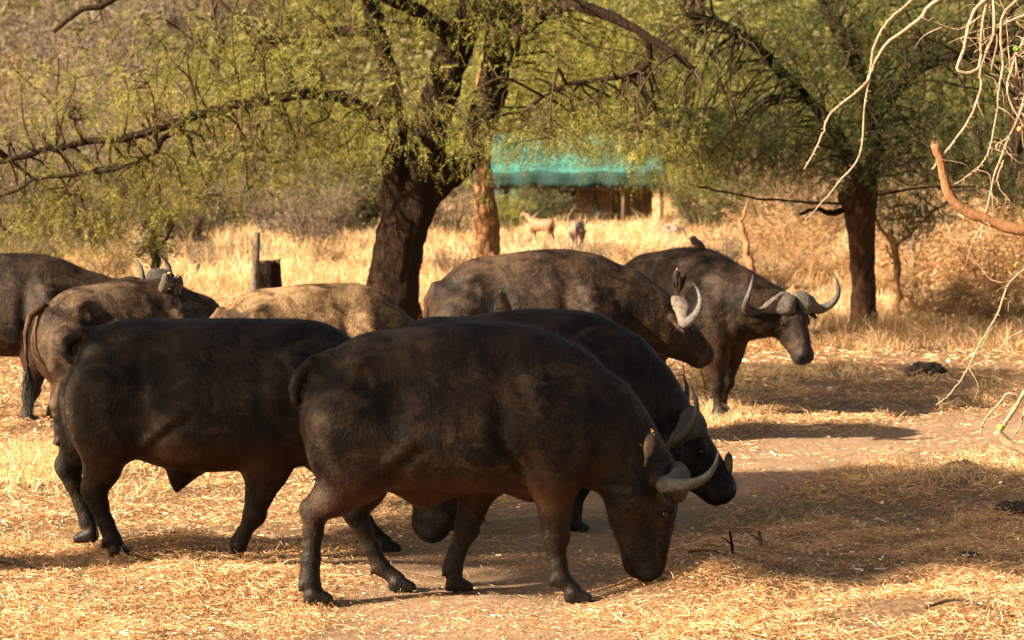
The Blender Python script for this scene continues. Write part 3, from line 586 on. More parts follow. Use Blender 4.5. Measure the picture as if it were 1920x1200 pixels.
# F: left, seen from behind
Y = 22.2
HERD['F'] = buffalo('greyish brown buffalo at the left seen from behind, long tail hanging straight', (W(230, 600, Y)[0], Y), 31,
    [hind((-.62, -.17, 1.02), (-.55, -.22, .70), (-.72, -.2, .42), (-.70, -.2, .115), (-.64, -.2, .0)),
     hind((-.60, .17, 1.02), (-.45, .2, .70), (-.56, .2, .42), (-.56, .2, .115), (-.48, .2, .0)),
     fore((.55, -.20, .98), (.50, -.20, .55), (.50, -.19, .30), (.48, -.19, .08), (.52, -.19, .0)),
     fore((.50, .20, .98), (.42, .20, .55), (.40, .19, .3), (.36, .19, .08), (.40, .19, .0))],
    [(.50, 0, 1.08, .36), (.72, 0, 1.05, .32), (.88, 0, .94, .26), (.98, 0, .82, .22)], None, (1.06, 0, .78), 0, 60,
    mat='hide_brown', tail=[(-.78, 0, 1.32, .045), (-.90, 0, 1.24, .030), (-.955, -.02, 1.08, .022), (-.955, -.03, .88, .019), (-.93, -.03, .68, .017)], tuft=.26,
    zs=.885, torso=[(a, b + .0 * np.exp(-((a - .45) / .3) ** 2), c, d) for a, b, c, d in TORSO], res=.016, nhair=26000, dust_sheen=.9, hair_w=.002, dapple=(-.62, -.22, 1.30))
# G: far left, cut by the frame
Y = 23.9
HERD['G'] = buffalo('dark brown buffalo cut off by the left edge, its horns showing above the next back', (W(5, 600, Y)[0], Y), 0,
    [hind((-.62, -.17, 1.02), (-.55, -.22, .70), (-.72, -.2, .42), (-.66, -.2, .115), (-.60, -.2, .0)),
     hind((-.60, .17, 1.02), (-.45, .2, .70), (-.56, .2, .42), (-.50, .2, .115), (-.42, .2, .0)),
     fore((.42, -.20, .98), (.34, -.20, .55), (.30, -.19, .30), (.24, -.19, .08), (.28, -.19, .0)),
     fore((.50, .20, .98), (.48, .20, .55), (.46, .19, .3), (.42, .19, .08), (.46, .19, .0))],
    [(.50, 0, 1.08, .38), (.80, 0, 1.04, .31), (1.05, 0, 1.03, .25), (1.2, 0, 1.10, .2)], None, (1.37, 0, 1.19), -8, 24,
    mat='hide', tail=[(-.78, 0, 1.3, .045), (-.88, 0, 1.2, .030), (-.90, 0, .9, .02), (-.9, 0, .68, .016)], tuft=.24, zs=.965, res=.018, nhair=22000, dust_sheen=.5, hair_w=.002)
# H: tan one in the middle
Y = 21.3
HERD['H'] = buffalo('tan brown buffalo in the middle, shoulder bulging, half hidden by the black one', (W(582, 600, Y)[0], Y), 14,
    [hind((-.62, -.17, 1.02), (-.55, -.22, .70), (-.72, -.2, .42), (-.66, -.2, .115), (-.60, -.2, .0)),
     hind((-.60, .17, 1.02), (-.45, .2, .70), (-.56, .2, .42), (-.50, .2, .115), (-.42, .2, .0)),
     fore((.55, -.20, .98), (.50, -.20, .55), (.50, -.19, .30), (.48, -.19, .08), (.52, -.19, .0)),
     fore((.50, .20, .98), (.42, .20, .55), (.40, .19, .3), (.36, .19, .08), (.40, .19, .0))],
    [(.55, 0, 1.0, .36), (.72, 0, .92, .32), (.88, 0, .80, .26), (.98, 0, .68, .22)], None, (1.06, 0, .6), 0, 75,
    mat='hide_tan', tail=[(-.78, 0, 1.3, .045), (-.88, 0, 1.2, .030), (-.90, 0, .9, .02), (-.9, 0, .68, .016)], tuft=.24, zs=.90, torso=[(a, b + .02 * np.exp(-((a - .5) / .22) ** 2) - .015 * np.exp(-((a - .1) / .25) ** 2), c, d + .03 * np.exp(-((a - .5) / .15) ** 2)) for a, b, c, d in TORSO], res=.017, nhair=24000, dust_sheen=1.0, hair_w=.002)
# ---------------------------------------------------------------- trees
M['bark_dark'] = bark_mat("acacia_bark", (0.009, 0.005, 0.003), (0.036, 0.0195, 0.011), 1.0, 0.05)
M['bark_red'] = bark_mat("reddish_bark", (0.12, 0.055, 0.024), (0.46, 0.25, 0.12), 1.4, 0.04)
M['bark_brown'] = bark_mat("brown_bark", (0.028, 0.013, 0.007), (0.10, 0.048, 0.026), 1.3, 0.05)
M['bark_grey'] = bark_mat("grey_bark", (0.06, 0.045, 0.035), (0.20, 0.155, 0.12), 1.6, 0.03)
M['twig'] = bark_mat("twig_bark", (0.022, 0.014, 0.009), (0.085, 0.052, 0.032), 3.0, 0.01)
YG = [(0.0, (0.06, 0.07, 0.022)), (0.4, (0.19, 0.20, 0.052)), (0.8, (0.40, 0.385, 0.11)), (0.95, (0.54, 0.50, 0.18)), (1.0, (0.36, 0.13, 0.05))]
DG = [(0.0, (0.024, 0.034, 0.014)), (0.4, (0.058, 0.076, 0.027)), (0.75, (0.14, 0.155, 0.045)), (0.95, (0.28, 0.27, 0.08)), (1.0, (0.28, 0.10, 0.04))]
GR = [(0.0, (0.10, 0.075, 0.055)), (0.5, (0.19, 0.145, 0.105)), (1.0, (0.26, 0.19, 0.12))]
GG = [(0.0, (0.05, 0.055, 0.025)), (0.5, (0.10, 0.105, 0.045)), (1.0, (0.19, 0.17, 0.07))]
OR = [(0.0, (0.19, 0.105, 0.05)), (0.5, (0.36, 0.225, 0.115)), (1.0, (0.56, 0.40, 0.22))]
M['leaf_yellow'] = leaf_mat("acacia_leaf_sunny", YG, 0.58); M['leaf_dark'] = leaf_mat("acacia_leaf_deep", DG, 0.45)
M['leaf_grey'] = leaf_mat("dry_grey_leaf", GR, 0.3); M['leaf_olive'] = leaf_mat("olive_leaf", GG, 0.4); M['leaf_rust'] = leaf_mat("rusty_dry_leaf", OR, 0.4)
def leafcloud(r, C, D, per, ln, wd, spread):
    """sprays of narrow leaflets: C spray ends, D their direction"""
    n = len(C); t = r.uniform(-.5, .5, (n, per)); c = C[:, None] + D[:, None] * (t * spread)[..., None] + r.normal(0, spread * .16, (n, per, 3))
    d = r.normal(0, 1, (n, per, 3)) * [1, 1, .6] + D[:, None] * .5; c = c.reshape(-1, 3); d = d.reshape(-1, 3); k = len(c)
    V, F, _ = blades(c, d, ln * r.uniform(.5, 1.3, k), wd * r.uniform(.6, 1.3, k), None, np.zeros(k))
    tone = np.repeat(r.normal(.52, .17, n), per) + r.normal(0, .13, k); tone = np.clip(tone, 0, .95); tone[r.random(k) < .012] = 1
    return V, F, np.repeat(tone, 4)
def pinnate(r, C, D, nr, per, ln, wd, spread):
    """feathery sprays: each end carries nr leaf stalks with two rows of narrow leaflets"""
    n = len(C); d = D[:, None] * .8 + r.normal(0, .55, (n, nr, 3)) + np.array([0, 0, -.12]); d /= np.linalg.norm(d, axis=2)[..., None]; o = C[:, None] + D[:, None] * (r.uniform(-.6, .5, (n, nr)) * spread)[..., None]
    L = spread * r.uniform(.30, .62, (n, nr)); d = d.reshape(-1, 3); o = o.reshape(-1, 3); L = L.ravel(); k = len(d)
    S = np.cross(d, r.normal(0, .5, (k, 3)) + [0, 0, 1.0]); S /= np.linalg.norm(S, axis=1)[:, None] + 1e-6
    t = np.linspace(.12, 1, per); c = o[:, None] + d[:, None] * (L[:, None] * t)[..., None] + np.array([0, 0, -1.0]) * (L[:, None] * t ** 2 * .22)[..., None]
    sg = np.where(np.arange(per) % 2, 1, -1)[None, :, None]; q = d[:, None] * .55 + S[:, None] * sg + r.normal(0, .22, (k, per, 3)); m_ = k * per
    V, F, _ = blades(c.reshape(-1, 3), q.reshape(-1, 3), np.tile(ln * (1.1 - .5 * t), k) * r.uniform(.7, 1.2, m_), wd * r.uniform(.7, 1.2, m_), None, np.zeros(m_))
    tone = np.repeat(np.repeat(r.normal(.5, .17, n), nr), per) + np.repeat(r.normal(0, .08, k), per) + r.normal(0, .08, m_); tone = np.clip(tone, 0, .95); tone[r.random(m_) < .008] = 1
    return V, F, np.repeat(tone, 4)
def crown(parent, r, limbs, blobs, nsec, nspray, per, ln, wd, spread, leafm, twigm, name='crown', droop=.25, sec_r=.018):
    """limbs: list of (points, radii); blobs: (centre, radii, weight)"""
    LP = np.concatenate([np.asarray(p) for p, _ in limbs]); w = np.array([b[2] * np.prod(b[1]) ** (2 / 3) for b in blobs]); w /= w.sum()
    def sample(n):
        bi = r.choice(len(blobs), n, p=w); u = r.normal(size=(n, 3)); u /= np.linalg.norm(u, axis=1)[:, None]
        return np.array([blobs[i][0] for i in bi]) + u * (r.random(n) ** .42)[:, None] * np.array([blobs[i][1] for i in bi])
    mb = MB(); P2 = []
    for c in sample(nsec):
        d = np.linalg.norm(LP - c, axis=1); j = np.argsort(d)[r.integers(0, 6)]; a = LP[j]; L = np.linalg.norm(c - a)
        m1 = a + (c - a) * .35 + r.normal(0, .07, 3) * L + [0, 0, .12 * L]; m2 = a + (c - a) * .7 + r.normal(0, .06, 3) * L + [0, 0, .10 * L]
        Q = crom([a, m1, m2, c], 4); addtube(mb, Q, np.linspace(sec_r * (.6 + .35 * L), .006, len(Q)), 5); P2.append(Q[3:])
    mb.build('branch', M[twigm], parent)
    P2 = np.concatenate(P2); C = sample(nspray); A = np.empty_like(C)
    for s in range(0, nspray, 500):
        dd = ((C[s:s + 500, None] - P2[None]) ** 2).sum(-1); A[s:s + 500] = P2[dd.argmin(1)]
    D = C - A; L = np.linalg.norm(D, axis=1); too = L > 1.1; C[too] = A[too] + D[too] / L[too][:, None] * 1.1; D = C - A; L = np.linalg.norm(D, axis=1)
    M1 = A + D * .55 + np.array([0, 0, 1.0]) * (L * .13)[:, None] + r.normal(0, .04, C.shape); E = C + np.array([0, 0, -1.0]) * (L * droop)[:, None] + r.normal(0, .03, C.shape)
    V, F, _ = blades(A, M1 - A, np.linalg.norm(M1 - A, axis=1), np.full(len(A), .011), None, np.zeros(len(A)))
    V2, F2, _ = blades(M1, E - M1, np.linalg.norm(E - M1, axis=1) * 1.15, np.full(len(A), .008), None, np.zeros(len(A)))
    mesh('twigs', np.concatenate([V, V2]), [F[0], F2[0] + len(V)], M[twigm], parent)
    dn = (E - M1) / (np.linalg.norm(E - M1, axis=1)[:, None] + 1e-6)
    V, F, T = pinnate(r, E, dn, 5, max(4, per // 5 + 2), ln, wd, spread) if ln < .045 else leafcloud(r, E, dn, per, ln, wd, spread); mesh(name, V, F, M[leafm], parent, attrs={'rnd': T})
def limb(pts, Y, s, dy=None, r=None):
    """limb measured in photo pixels: (px, py, radius px)"""
    P = np.array([W(a[0], a[1], Y + (a[3] if len(a) > 3 else 0)) for a in pts]); return P, np.array([a[2] / s for a in pts])
def smooth_limb(pts, Y, s, n=5, jit=0.0, r=rng):
    P, rad = limb(pts, Y, s); C = crom(np.concatenate([P, rad[:, None]], 1), n)
    if jit: C[1:-1, :3] += r.normal(0, jit, (len(C) - 2, 3))
    return C[:, :3], np.maximum(C[:, 3], .004)
def skinned(name, limbs, mat, parent, root_sink=.3, n=14, fl=.06):
    mb = MB()
    for P, rad in limbs: addtube(mb, P, rad, n, jitter=fl, rg=np.random.default_rng(len(P)))
    return mb
def px_blobs(L, Y, s, dep):
    return [(W(a, b, Y + (e[0] if e else 0)), np.array([rx / s, dep, ry / s]), wt) for a, b, rx, ry, wt, *e in L]
# -- great acacia behind the herd
Y = 32.0; s = FPX / Y; r = np.random.default_rng(101)
gy = W(745, 600, Y)[0]; base = ter(gy, Y)
t = empty('acacia_tree', (0, 0, 0)); tag(t, 'large dark acacia with a forked leaning trunk and feathery drooping crown', 'tree', 'trees of the clearing')
trunk = smooth_limb([(735, 670, 56), (738, 560, 48), (745, 480, 43), (758, 420, 40), (782, 375, 36), (800, 345, 32)], Y, s, 6, .012)
lf = smooth_limb([(752, 430, 26), (745, 370, 25), (740, 310, 19), (742, 240, 16), (730, 160, 15), (715, 80, 14), (690, -20, 15), (660, -140, 12)], Y, s, 6, .012)
md = smooth_limb([(795, 370, 30), (800, 310, 30), (812, 240, 31), (832, 160, 30), (858, 80, 28), (900, -20, 26), (960, -150, 20)], Y, s, 6, .012)
rt_ = smooth_limb([(800, 360, 26), (845, 325, 25), (885, 285, 23), (905, 220, 23), (925, 150, 26), (940, 70, 24), (955, -20, 22), (1000, -160, 15)], Y, s, 6, .012)
big = smooth_limb([(742, 250, 12), (700, 215, 12), (640, 186, 11), (560, 178, 10), (480, 192, 9), (400, 205, 8.5), (340, 225, 8), (250, 258, 7), (130, 272, 6), (20, 300, 5), (-150, 330, 4)], Y - .6, s, 5, .02)
up1 = smooth_limb([(925, 140, 18), (990, 40, 15, -.5), (1080, 10, 12, -1), (1200, 60, 8, -1.3), (1300, 130, 5, -1.5)], Y, s, 5, .02)
up2 = smooth_limb([(860, 90, 16), (780, 20, 14, -.5), (640, -40, 12, -1), (450, -60, 10, -1.5), (250, -20, 7, -1.8), (100, 60, 4, -1.8)], Y, s, 5, .02)
up3 = smooth_limb([(705, 60, 12), (600, 60, 9, .6), (480, 80, 7, 1), (350, 90, 5, 1.2)], Y, s, 5, .02)
dn1 = smooth_limb([(345, 225, 6), (300, 270, 5, -.2), (280, 290, 4.5, -.3), (200, 320, 4, -.4), (60, 340, 3, -.5), (-40, 400, 2.5, -.5)], Y - .6, s, 4, .015)
drp = smooth_limb([(1210, 60, 6), (1215, 110, 6, 0), (1180, 140, 5, 0), (1060, 160, 4, .2), (980, 210, 3, .3)], Y - 1.2, s, 4, .015)
def addall(limbs, name, mat, parent, n=12, j=.05):
    mb = MB()
    for P, rad in limbs: addtube(mb, P, rad, n, jitter=j, rg=np.random.default_rng(int(abs(P[0, 0]) * 100)))
    return mb.build(name, M[mat], parent)
# trunk as one continuous surface
def fused(name, limbs, mat, parent, res=.03, k=.06, thr=.03):
    A = np.concatenate([P for P, _ in limbs]); m = max(rad.max() for _, rad in limbs) + k
    f = Field(A.min(0) - m, A.max(0) + m, res)
    for P, rad in limbs:
        for i in range(len(P) - 1): f.cone(P[i], P[i + 1], max(rad[i], thr), max(rad[i + 1], thr), k)
    V, F = f.surface(); Nn = vnormals(V, F); V = V + Nn * (.018 * vnoise(V * [2, 2, .7], 5, 81) + .012 * vnoise(V * [3, 3, .8], 13, 82) + .03 * vnoise(V, 2.1, 83))[:, None]
    return mesh(name, V, F, M[mat], parent)
fused('trunk', [trunk, lf, md, rt_], 'bark_dark', t)
allimbs = [lf, md, rt_, big, up1, up2, up3, dn1, drp]
for L_ in (big, up1, up2, up3, dn1, drp): addall([L_], 'limb', 'bark_dark', t)
BL = px_blobs([(300, 200, 330, 190, 1.0), (110, 388, 220, 92, 1.1), (560, 110, 230, 160, 1.0), (560, 285, 170, 80, .7), (320, 330, 190, 70, .8), (850, -20, 260, 130, .9), (1100, 60, 230, 150, 1.0), (1120, 225, 210, 55, .9, -1.0), (1100, 258, 190, 36, 1.5, -1.2), (1235, 292, 90, 38, .8, -1.0),
               (770, 200, 120, 110, .35, -1.2), (880, 250, 70, 80, .25, -1.3), (-250, 150, 300, 250, .5), (600, -300, 700, 230, .45)], Y, s, 2.0)
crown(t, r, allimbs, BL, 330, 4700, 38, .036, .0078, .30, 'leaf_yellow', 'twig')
# -- second tree on the right
Y = 35.2; s = FPX / Y; r = np.random.default_rng(102)
t = empty('acacia_tree', (0, 0, 0)); tag(t, 'dark straight acacia trunk at the right with a sawn stub below its deep green crown', 'tree', 'trees of the clearing')
tr = smooth_limb([(1622, 625, 27), (1620, 590, 22), (1618, 500, 21), (1617, 440, 22), (1614, 390, 23), (1616, 350, 22)], Y, s, 6, .006)
stub = smooth_limb([(1612, 400, 10), (1590, 382, 9), (1576, 366, 8)], Y - .1, s, 4)
st2 = smooth_limb([(1618, 360, 19), (1630, 330, 14, .1), (1640, 280, 14, .3), (1635, 200, 13, .3), (1600, 110, 13, 0), (1560, 30, 12, 0), (1500, -80, 10, 0)], Y, s, 5, .01)
st3 = smooth_limb([(1618, 362, 14), (1600, 310, 13, .3), (1560, 240, 12, .4), (1480, 150, 11, .2), (1380, 60, 9, 0), (1280, 20, 6, 0)], Y, s, 5, .01)
st4 = smooth_limb([(1635, 220, 10), (1700, 150, 9, -.4), (1800, 100, 8, -.8), (1930, 80, 6, -1)], Y, s, 5, .01)
lw = smooth_limb([(1600, 385, 3), (1540, 380, 2.6, -.2), (1440, 374, 2.2, -.5), (1340, 356, 1.8, -.8), (1290, 345, 2, -1)], Y, s, 5, .006)
lw2 = smooth_limb([(1590, 390, 6), (1560, 400, 6, -.1), (1530, 392, 4, -.2), (1500, 402, 3, -.3)], Y, s, 4, .004)
lw3 = smooth_limb([(1630, 370, 3), (1720, 352, 2.2, -.4), (1830, 350, 1.5, -.6)], Y, s, 4, .006)
fused('trunk', [tr, stub, (st2[0][:8], st2[1][:8])], 'bark_brown', t, .022, .05, .02)
for L_ in (st2, st3, st4, lw, lw2, lw3): addall([L_], 'limb', 'bark_dark', t)
BL = px_blobs([(1480, 110, 330, 190, 1.0), (1700, 60, 300, 180, 1.0), (1370, 265, 210, 75, 1.1), (1730, 250, 200, 100, 1.1), (1570, 310, 230, 50, 1.1), (1250, 230, 130, 70, .9), (1850, 330, 130, 50, .7), (1550, -220, 500, 180, .45), (2050, 150, 150, 200, .6)], Y, s, 2.0)
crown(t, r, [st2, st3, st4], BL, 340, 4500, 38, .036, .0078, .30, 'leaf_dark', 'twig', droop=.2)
# -- bare reddish trunk standing between
Y = 34.2; s = FPX / Y
t = empty('dead_trunk', (0, 0, 0)); tag(t, 'rough orange brown tree trunk lit from the left, just right of the forked acacia', 'tree')
tr = smooth_limb([(920, 640, 25), (917, 560, 22), (914, 470, 20), (911, 400, 19), (908, 330, 18), (905, 260, 17), (912, 180, 15), (925, 90, 13), (935, -60, 11)], Y, s, 7, .006)
kn = smooth_limb([(925, 480, 8), (940, 488, 6), (943, 478, 3)], Y - .1, s, 3)
fused('trunk', [tr, kn], 'bark_red', t, .02, .04, .015)
# -- two umbrella acacias off the left edge: their flat crowns throw the broken shade over the near animals and the right-hand straw
def umbrella(label, x, y, zc, rx, ry, tx, ty, seed, ns):
    r = np.random.default_rng(seed); t = empty('acacia_tree', (0, 0, 0)); tag(t, label, 'tree', 'umbrella acacias beside the track'); g = float(ter(tx, ty))
    tr = crom([(tx, ty, g - .2, .24), (tx + .05, ty, g + .9, .17), (tx * .9 + x * .1, ty * .9 + y * .1, g + 2.0, .15), (tx * .7 + x * .3, ty * .7 + y * .3, g + 3.2, .13)], 5); mb = MB(); addtube(mb, tr[:, :3], tr[:, 3], 12, jitter=.05, rg=r); mb.build('trunk', M['bark_dark'], t)
    LL = []
    for i in range(9):
        a = i * .7 + r.uniform(0, .4); e = np.array([x + math.cos(a) * rx * r.uniform(.4, .95), y + math.sin(a) * ry * r.uniform(.4, .95), zc + r.uniform(-.2, .2)]); b = tr[-1, :3]
        C = crom([b - [0, 0, .1], b * .6 + e * .4 + [0, 0, .35], e * .8 + b * .2 + [0, 0, .2], e], 4); mb = MB(); addtube(mb, C, np.linspace(.075, .015, len(C)), 7, jitter=.05, rg=r); mb.build('limb', M['bark_dark'], t); LL.append((C, None))
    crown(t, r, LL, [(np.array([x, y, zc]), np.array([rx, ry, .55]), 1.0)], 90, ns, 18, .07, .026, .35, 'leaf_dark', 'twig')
umbrella('flat crowned acacia beyond the left edge that shades the nearest buffaloes', -7.4, 13.75, 5.4, 2.7, 2.85, -9.4, 13.4, 201, 3500)
umbrella('smaller flat crowned acacia beyond the left edge, further back along the track', -5.9, 23.3, 5.5, 2.3, 2.4, -7.6, 24.0, 202, 1600)
# -- slim trees
def slim(label, pts, Y, mat, forks, leafm=None, blobs=None, seed=1, n=300, group='slim saplings in the clearing'):
    s = FPX / Y; t = empty('sapling', (0, 0, 0)); tag(t, label, 'tree', group); r = np.random.default_rng(seed)
    tr = smooth_limb(pts, Y, s, 5, .012, r); addall([tr], 'trunk', mat, t, 10, .09); LL = [tr]
    for fk in forks:
        L_ = smooth_limb(fk, Y, s, 4, .01, r); addall([L_], 'branch', mat, t, 7); LL.append(L_)
    if leafm: crown(t, r, LL, px_blobs(blobs, Y, s, .6), 16, n, 14, .05, .014, .2, leafm, 'twig', sec_r=.01)
slim('thin orange sapling with bare forks right of the straight acacia trunk', [(1684, 620, 7), (1682, 540, 6), (1678, 470, 6.5), (1672, 430, 5)], 36.5, 'bark_red',
     [[(1676, 460, 4), (1650, 425, 3), (1640, 390, 2.5), (1632, 350, 2)], [(1678, 465, 4), (1705, 440, 3), (1745, 400, 2), (1790, 370, 1.5)], [(1680, 490, 3), (1668, 475, 2), (1660, 460, 1.5)]], 'leaf_olive', [(1700, 400, 80, 45, 1)], 3, 130)
slim('thin dark grey sapling standing behind the orange sapling', [(1712, 560, 7), (1710, 500, 6), (1712, 440, 5.5), (1718, 410, 4)], 42, 'bark_grey',
     [[(1712, 450, 3), (1740, 425, 2), (1770, 410, 1.5)], [(1710, 460, 3), (1690, 440, 2), (1660, 430, 1.5)], [(1708, 540, 4), (1695, 555, 3), (1690, 570, 2)]], 'leaf_olive', [(1730, 410, 70, 35, 1)], 4, 120)
slim('crooked reddish sapling above the back of the buffalo facing the camera', [(1412, 520, 7), (1404, 480, 6.5), (1396, 440, 6), (1388, 412, 5)], 40, 'bark_red',
     [[(1390, 415, 3.5), (1398, 395, 3), (1402, 375, 2)], [(1388, 420, 3.5), (1374, 408, 2.5), (1366, 402, 2)], [(1405, 480, 4), (1420, 465, 2.5)]], None, None, 5)
slim('small leafy tree with a thin trunk at the left behind the horns', [(290, 560, 10), (292, 500, 9), (288, 450, 8), (293, 400, 7), (298, 330, 5)], 34, 'bark_dark',
     [[(290, 470, 4), (318, 440, 3), (330, 400, 2)], [(290, 450, 4), (270, 470, 2.5), (255, 480, 2)]], 'leaf_dark', [(300, 420, 35, 40, 1), (290, 470, 40, 25, .8)], 6, 130)
slim('broad brown trunk at the right edge behind the broken branch', [(1880, 620, 26), (1878, 520, 22), (1868, 450, 20), (1880, 380, 18), (1900, 280, 15), (1915, 120, 12)], 47, 'bark_dark', [[(1880, 400, 10), (1850, 330, 8), (1830, 240, 6)]], None, None, 7)

# ---------------------------------------------------------------- shrubs and trees of the bush behind (each its own; copies share meshes)
def bush_proto(kind, seed, leafm, h, wd_, nst, nsp, per, ln, lw_, stemm, upright=.5, base=.1):
    r = np.random.default_rng(seed); t = empty('bush', (0, 0, 0)); mb = MB(); pts = []
    for i in range(nst):
        a = r.uniform(0, 6.28); o = np.array([math.cos(a), math.sin(a), 0]); L = h * r.uniform(.6, 1.0); q = [np.array([0, 0, -.1]) + o * .08 * wd_]
        for k in range(1, 5): q.append(q[-1] + np.array([0, 0, L / 4 * (1 - .1 * k)]) + o * wd_ * .2 * r.uniform(.2, 1.2) * (1 - upright * .5) + r.normal(0, .04 * h, 3))
        Q = crom(q, 3); addtube(mb, Q, np.linspace(.012 * h, .004 * h ** .5, len(Q)), 5); pts.append(Q[3:])
    mb.build('stem', M[stemm], t); P2 = np.concatenate(pts)
    i = r.integers(0, len(P2), nsp); D = r.normal(0, 1, (nsp, 3)) * [1, 1, .6] + [0, 0, .15]; D /= np.linalg.norm(D, axis=1)[:, None]; E = P2[i] + D * (r.uniform(.1, .55, nsp) * wd_ * .55)[:, None]
    E[:, 2] = np.maximum(E[:, 2], base * h)
    V, F, _ = blades(P2[i], E - P2[i], np.linalg.norm(E - P2[i], axis=1), np.full(nsp, .012), None, np.zeros(nsp)); mesh('twigs', V, F, M[stemm], t)
    V, F, T = leafcloud(r, E, D, per, ln, lw_, .35 * (h / 3) ** .5); mesh('foliage', V, F, M[leafm], t, attrs={'rnd': T}); return t
PR = {'g': bush_proto('g', 1, 'leaf_grey', 2.6, 2.0, 26, 700, 9, .10, .014, 'bark_grey', .7), 'g2': bush_proto('g', 2, 'leaf_grey', 3.6, 2.6, 34, 800, 8, .10, .014, 'bark_grey', .8),
      'o': bush_proto('o', 3, 'leaf_olive', 3.0, 2.8, 14, 900, 13, .10, .03, 'twig', .3), 'y': bush_proto('y', 4, 'leaf_yellow', 5.2, 4.4, 16, 1500, 14, .12, .035, 'bark_dark', .3, .3),
      'y2': bush_proto('y2', 5, 'leaf_yellow', 4.0, 3.6, 12, 1200, 14, .11, .035, 'bark_dark', .2, .15), 'd': bush_proto('d', 6, 'leaf_dark', 5.0, 4.0, 14, 1500, 14, .12, .035, 'bark_dark', .3, .2),
      'r': bush_proto('r', 8, 'leaf_rust', 1.5, 1.8, 26, 600, 9, .09, .016, 'bark_red', .4, .05), 'w': bush_proto('w', 9, 'leaf_rust', 2.6, 2.2, 30, 700, 8, .11, .014, 'bark_grey', .7)}
KN = {'g': 'grey leafless thicket shrub', 'g2': 'tall grey brown thicket shrub', 'o': 'olive green rounded bush', 'y': 'sunlit yellow green tree', 'y2': 'low yellow green tree', 'd': 'deep green bushy tree', 'r': 'low rusty dry bush', 'w': 'straw coloured bare shrub'}
# px at ground, depth, kind, scale, landmark
SH = [(20, 52, 'g', 1.0, 'at the left edge of the photo, nearest of the thicket'), (90, 60, 'g2', 1.0, 'behind the left end of the drooping crown'), (175, 54, 'g', .9, 'left of the small leafy tree'), (250, 66, 'g2', 1.1, 'rising behind the small leafy tree'),
      (350, 57, 'g', .8, 'between the small leafy tree and the tree stump'), (430, 63, 'o', .9, 'above and left of the tree stump'), (510, 60, 'g', .9, 'straight above the tree stump'), (590, 56, 'g', .75, 'halfway from stump to forked trunk'), (650, 62, 'o', .8, 'touching the forked trunk from the left'),
      (560, 76, 'o', .8, 'far behind the stump'), (840, 60, 'g', .75, 'seen between forked trunk and orange trunk'), (-60, 70, 'g2', 1.3, 'far back at the left edge'), (120, 84, 'g2', 1.4, 'far back behind the left crown'), (310, 86, 'g2', 1.4, 'far back above the small leafy tree'),
      (470, 90, 'y2', 1.3, 'far back left of the forked trunk'), (680, 88, 'y', .9, 'far back behind the forked trunk'), (830, 84, 'y2', 1.1, 'behind the fork of the acacia'), (990, 92, 'y', 1.1, 'rising right behind the tent roof, left end'), (1120, 96, 'y2', 1.5, 'rising behind the middle of the tent roof'),
      (1260, 88, 'y', 1.1, 'behind the right end of the tent'), (1390, 80, 'y2', 1.0, 'above the stone heap right of the tent'), (1330, 62, 'o', .55, 'right of the stone heap'), (1450, 64, 'w', .9, 'left of the straight acacia trunk'), (1530, 58, 'w', .8, 'just left of the straight trunk'),
      (1490, 78, 'd', .9, 'far behind the left side of the straight trunk'), (1590, 84, 'y', .9, 'far behind the straight trunk'), (1700, 76, 'o', 1.0, 'far behind the two saplings'), (1690, 52, 'w', .7, 'behind the orange sapling'), (1790, 56, 'w', .9, 'right of the grey sapling'),
      (1800, 82, 'd', 1.0, 'far back under the broken branch'), (1930, 66, 'o', 1.2, 'at the right edge beyond the broad trunk'), (1960, 88, 'y', 1.1, 'far back at the right edge'), (1750, 44, 'r', .9, 'below the grey sapling'), (1850, 40, 'r', 1.0, 'before the broad trunk at the right'),
      (1960, 45, 'r', 1.2, 'at the right edge in the dry grass'), (1480, 50, 'r', .9, 'behind the horns of the buffalo facing the camera'), (1570, 66, 'o', .9, 'in the shade just beside the straight trunk'), (1010, 66, 'o', .42, 'before the tent, beside the pale antelope'), (960, 64, 'y2', .30, 'right beside the orange trunk'),
      (1080, 69, 'w', .45, 'before the tent wall behind the dark antelope'), (200, 100, 'g2', 1.8, 'highest on the slope at the left'), (30, 96, 'g2', 1.7, 'high on the slope in the top left corner'), (1650, 98, 'y', 1.4, 'high on the slope at the right'), (740, 104, 'y', 1.3, 'high on the slope behind the forked acacia'), (400, 104, 'g2', 1.8, 'high on the slope left of the middle')]
SH += [(-20, 80, 'g2', 1.7, 'second row at the far left edge'), (60, 74, 'g2', 1.5, 'second row behind the left crown tip'), (140, 78, 'w', 1.9, 'second row, paler, near the top left'), (230, 80, 'g2', 1.8, 'second row above the small leafy tree'), (330, 76, 'w', 1.7, 'second row between small leafy tree and stump'), (10, 88, 'w', 2.2, 'third row in the top left corner'), (110, 92, 'g2', 2.1, 'third row near the top left corner')]
SH += [(380, 47, 'g', .28, 'small, in the pale grass left of the weathered post'), (610, 49, 'w', .30, 'small, in the pale grass between stump and forked trunk'), (845, 46, 'g', .32, 'small, in the grass between the forked and the orange trunk'), (1120, 50, 'w', .26, 'small, in the grass below the dark antelope'),
       (1215, 47, 'r', .5, 'small, in the grass under the stones'), (1345, 46, 'g', .42, 'small, behind the stump on the right'), (1450, 43, 'w', .40, 'small, between crooked sapling and straight trunk'), (1530, 45, 'r', .6, 'small, touching the straight trunk on its left'), (1650, 41, 'r', .5, 'small, at the foot of the orange sapling'),
       (1730, 50, 'g', .55, 'grey, behind the grey sapling'), (1820, 47, 'w', .55, 'between grey sapling and broad trunk'), (1760, 37, 'r', .5, 'nearest of the rusty ones, before the saplings'), (1890, 35.5, 'r', .6, 'at the right edge, nearest to the track'), (60, 46, 'g', .45, 'small, just above the far left back'), (200, 45, 'w', .40, 'small, above the dip between the two left backs')]
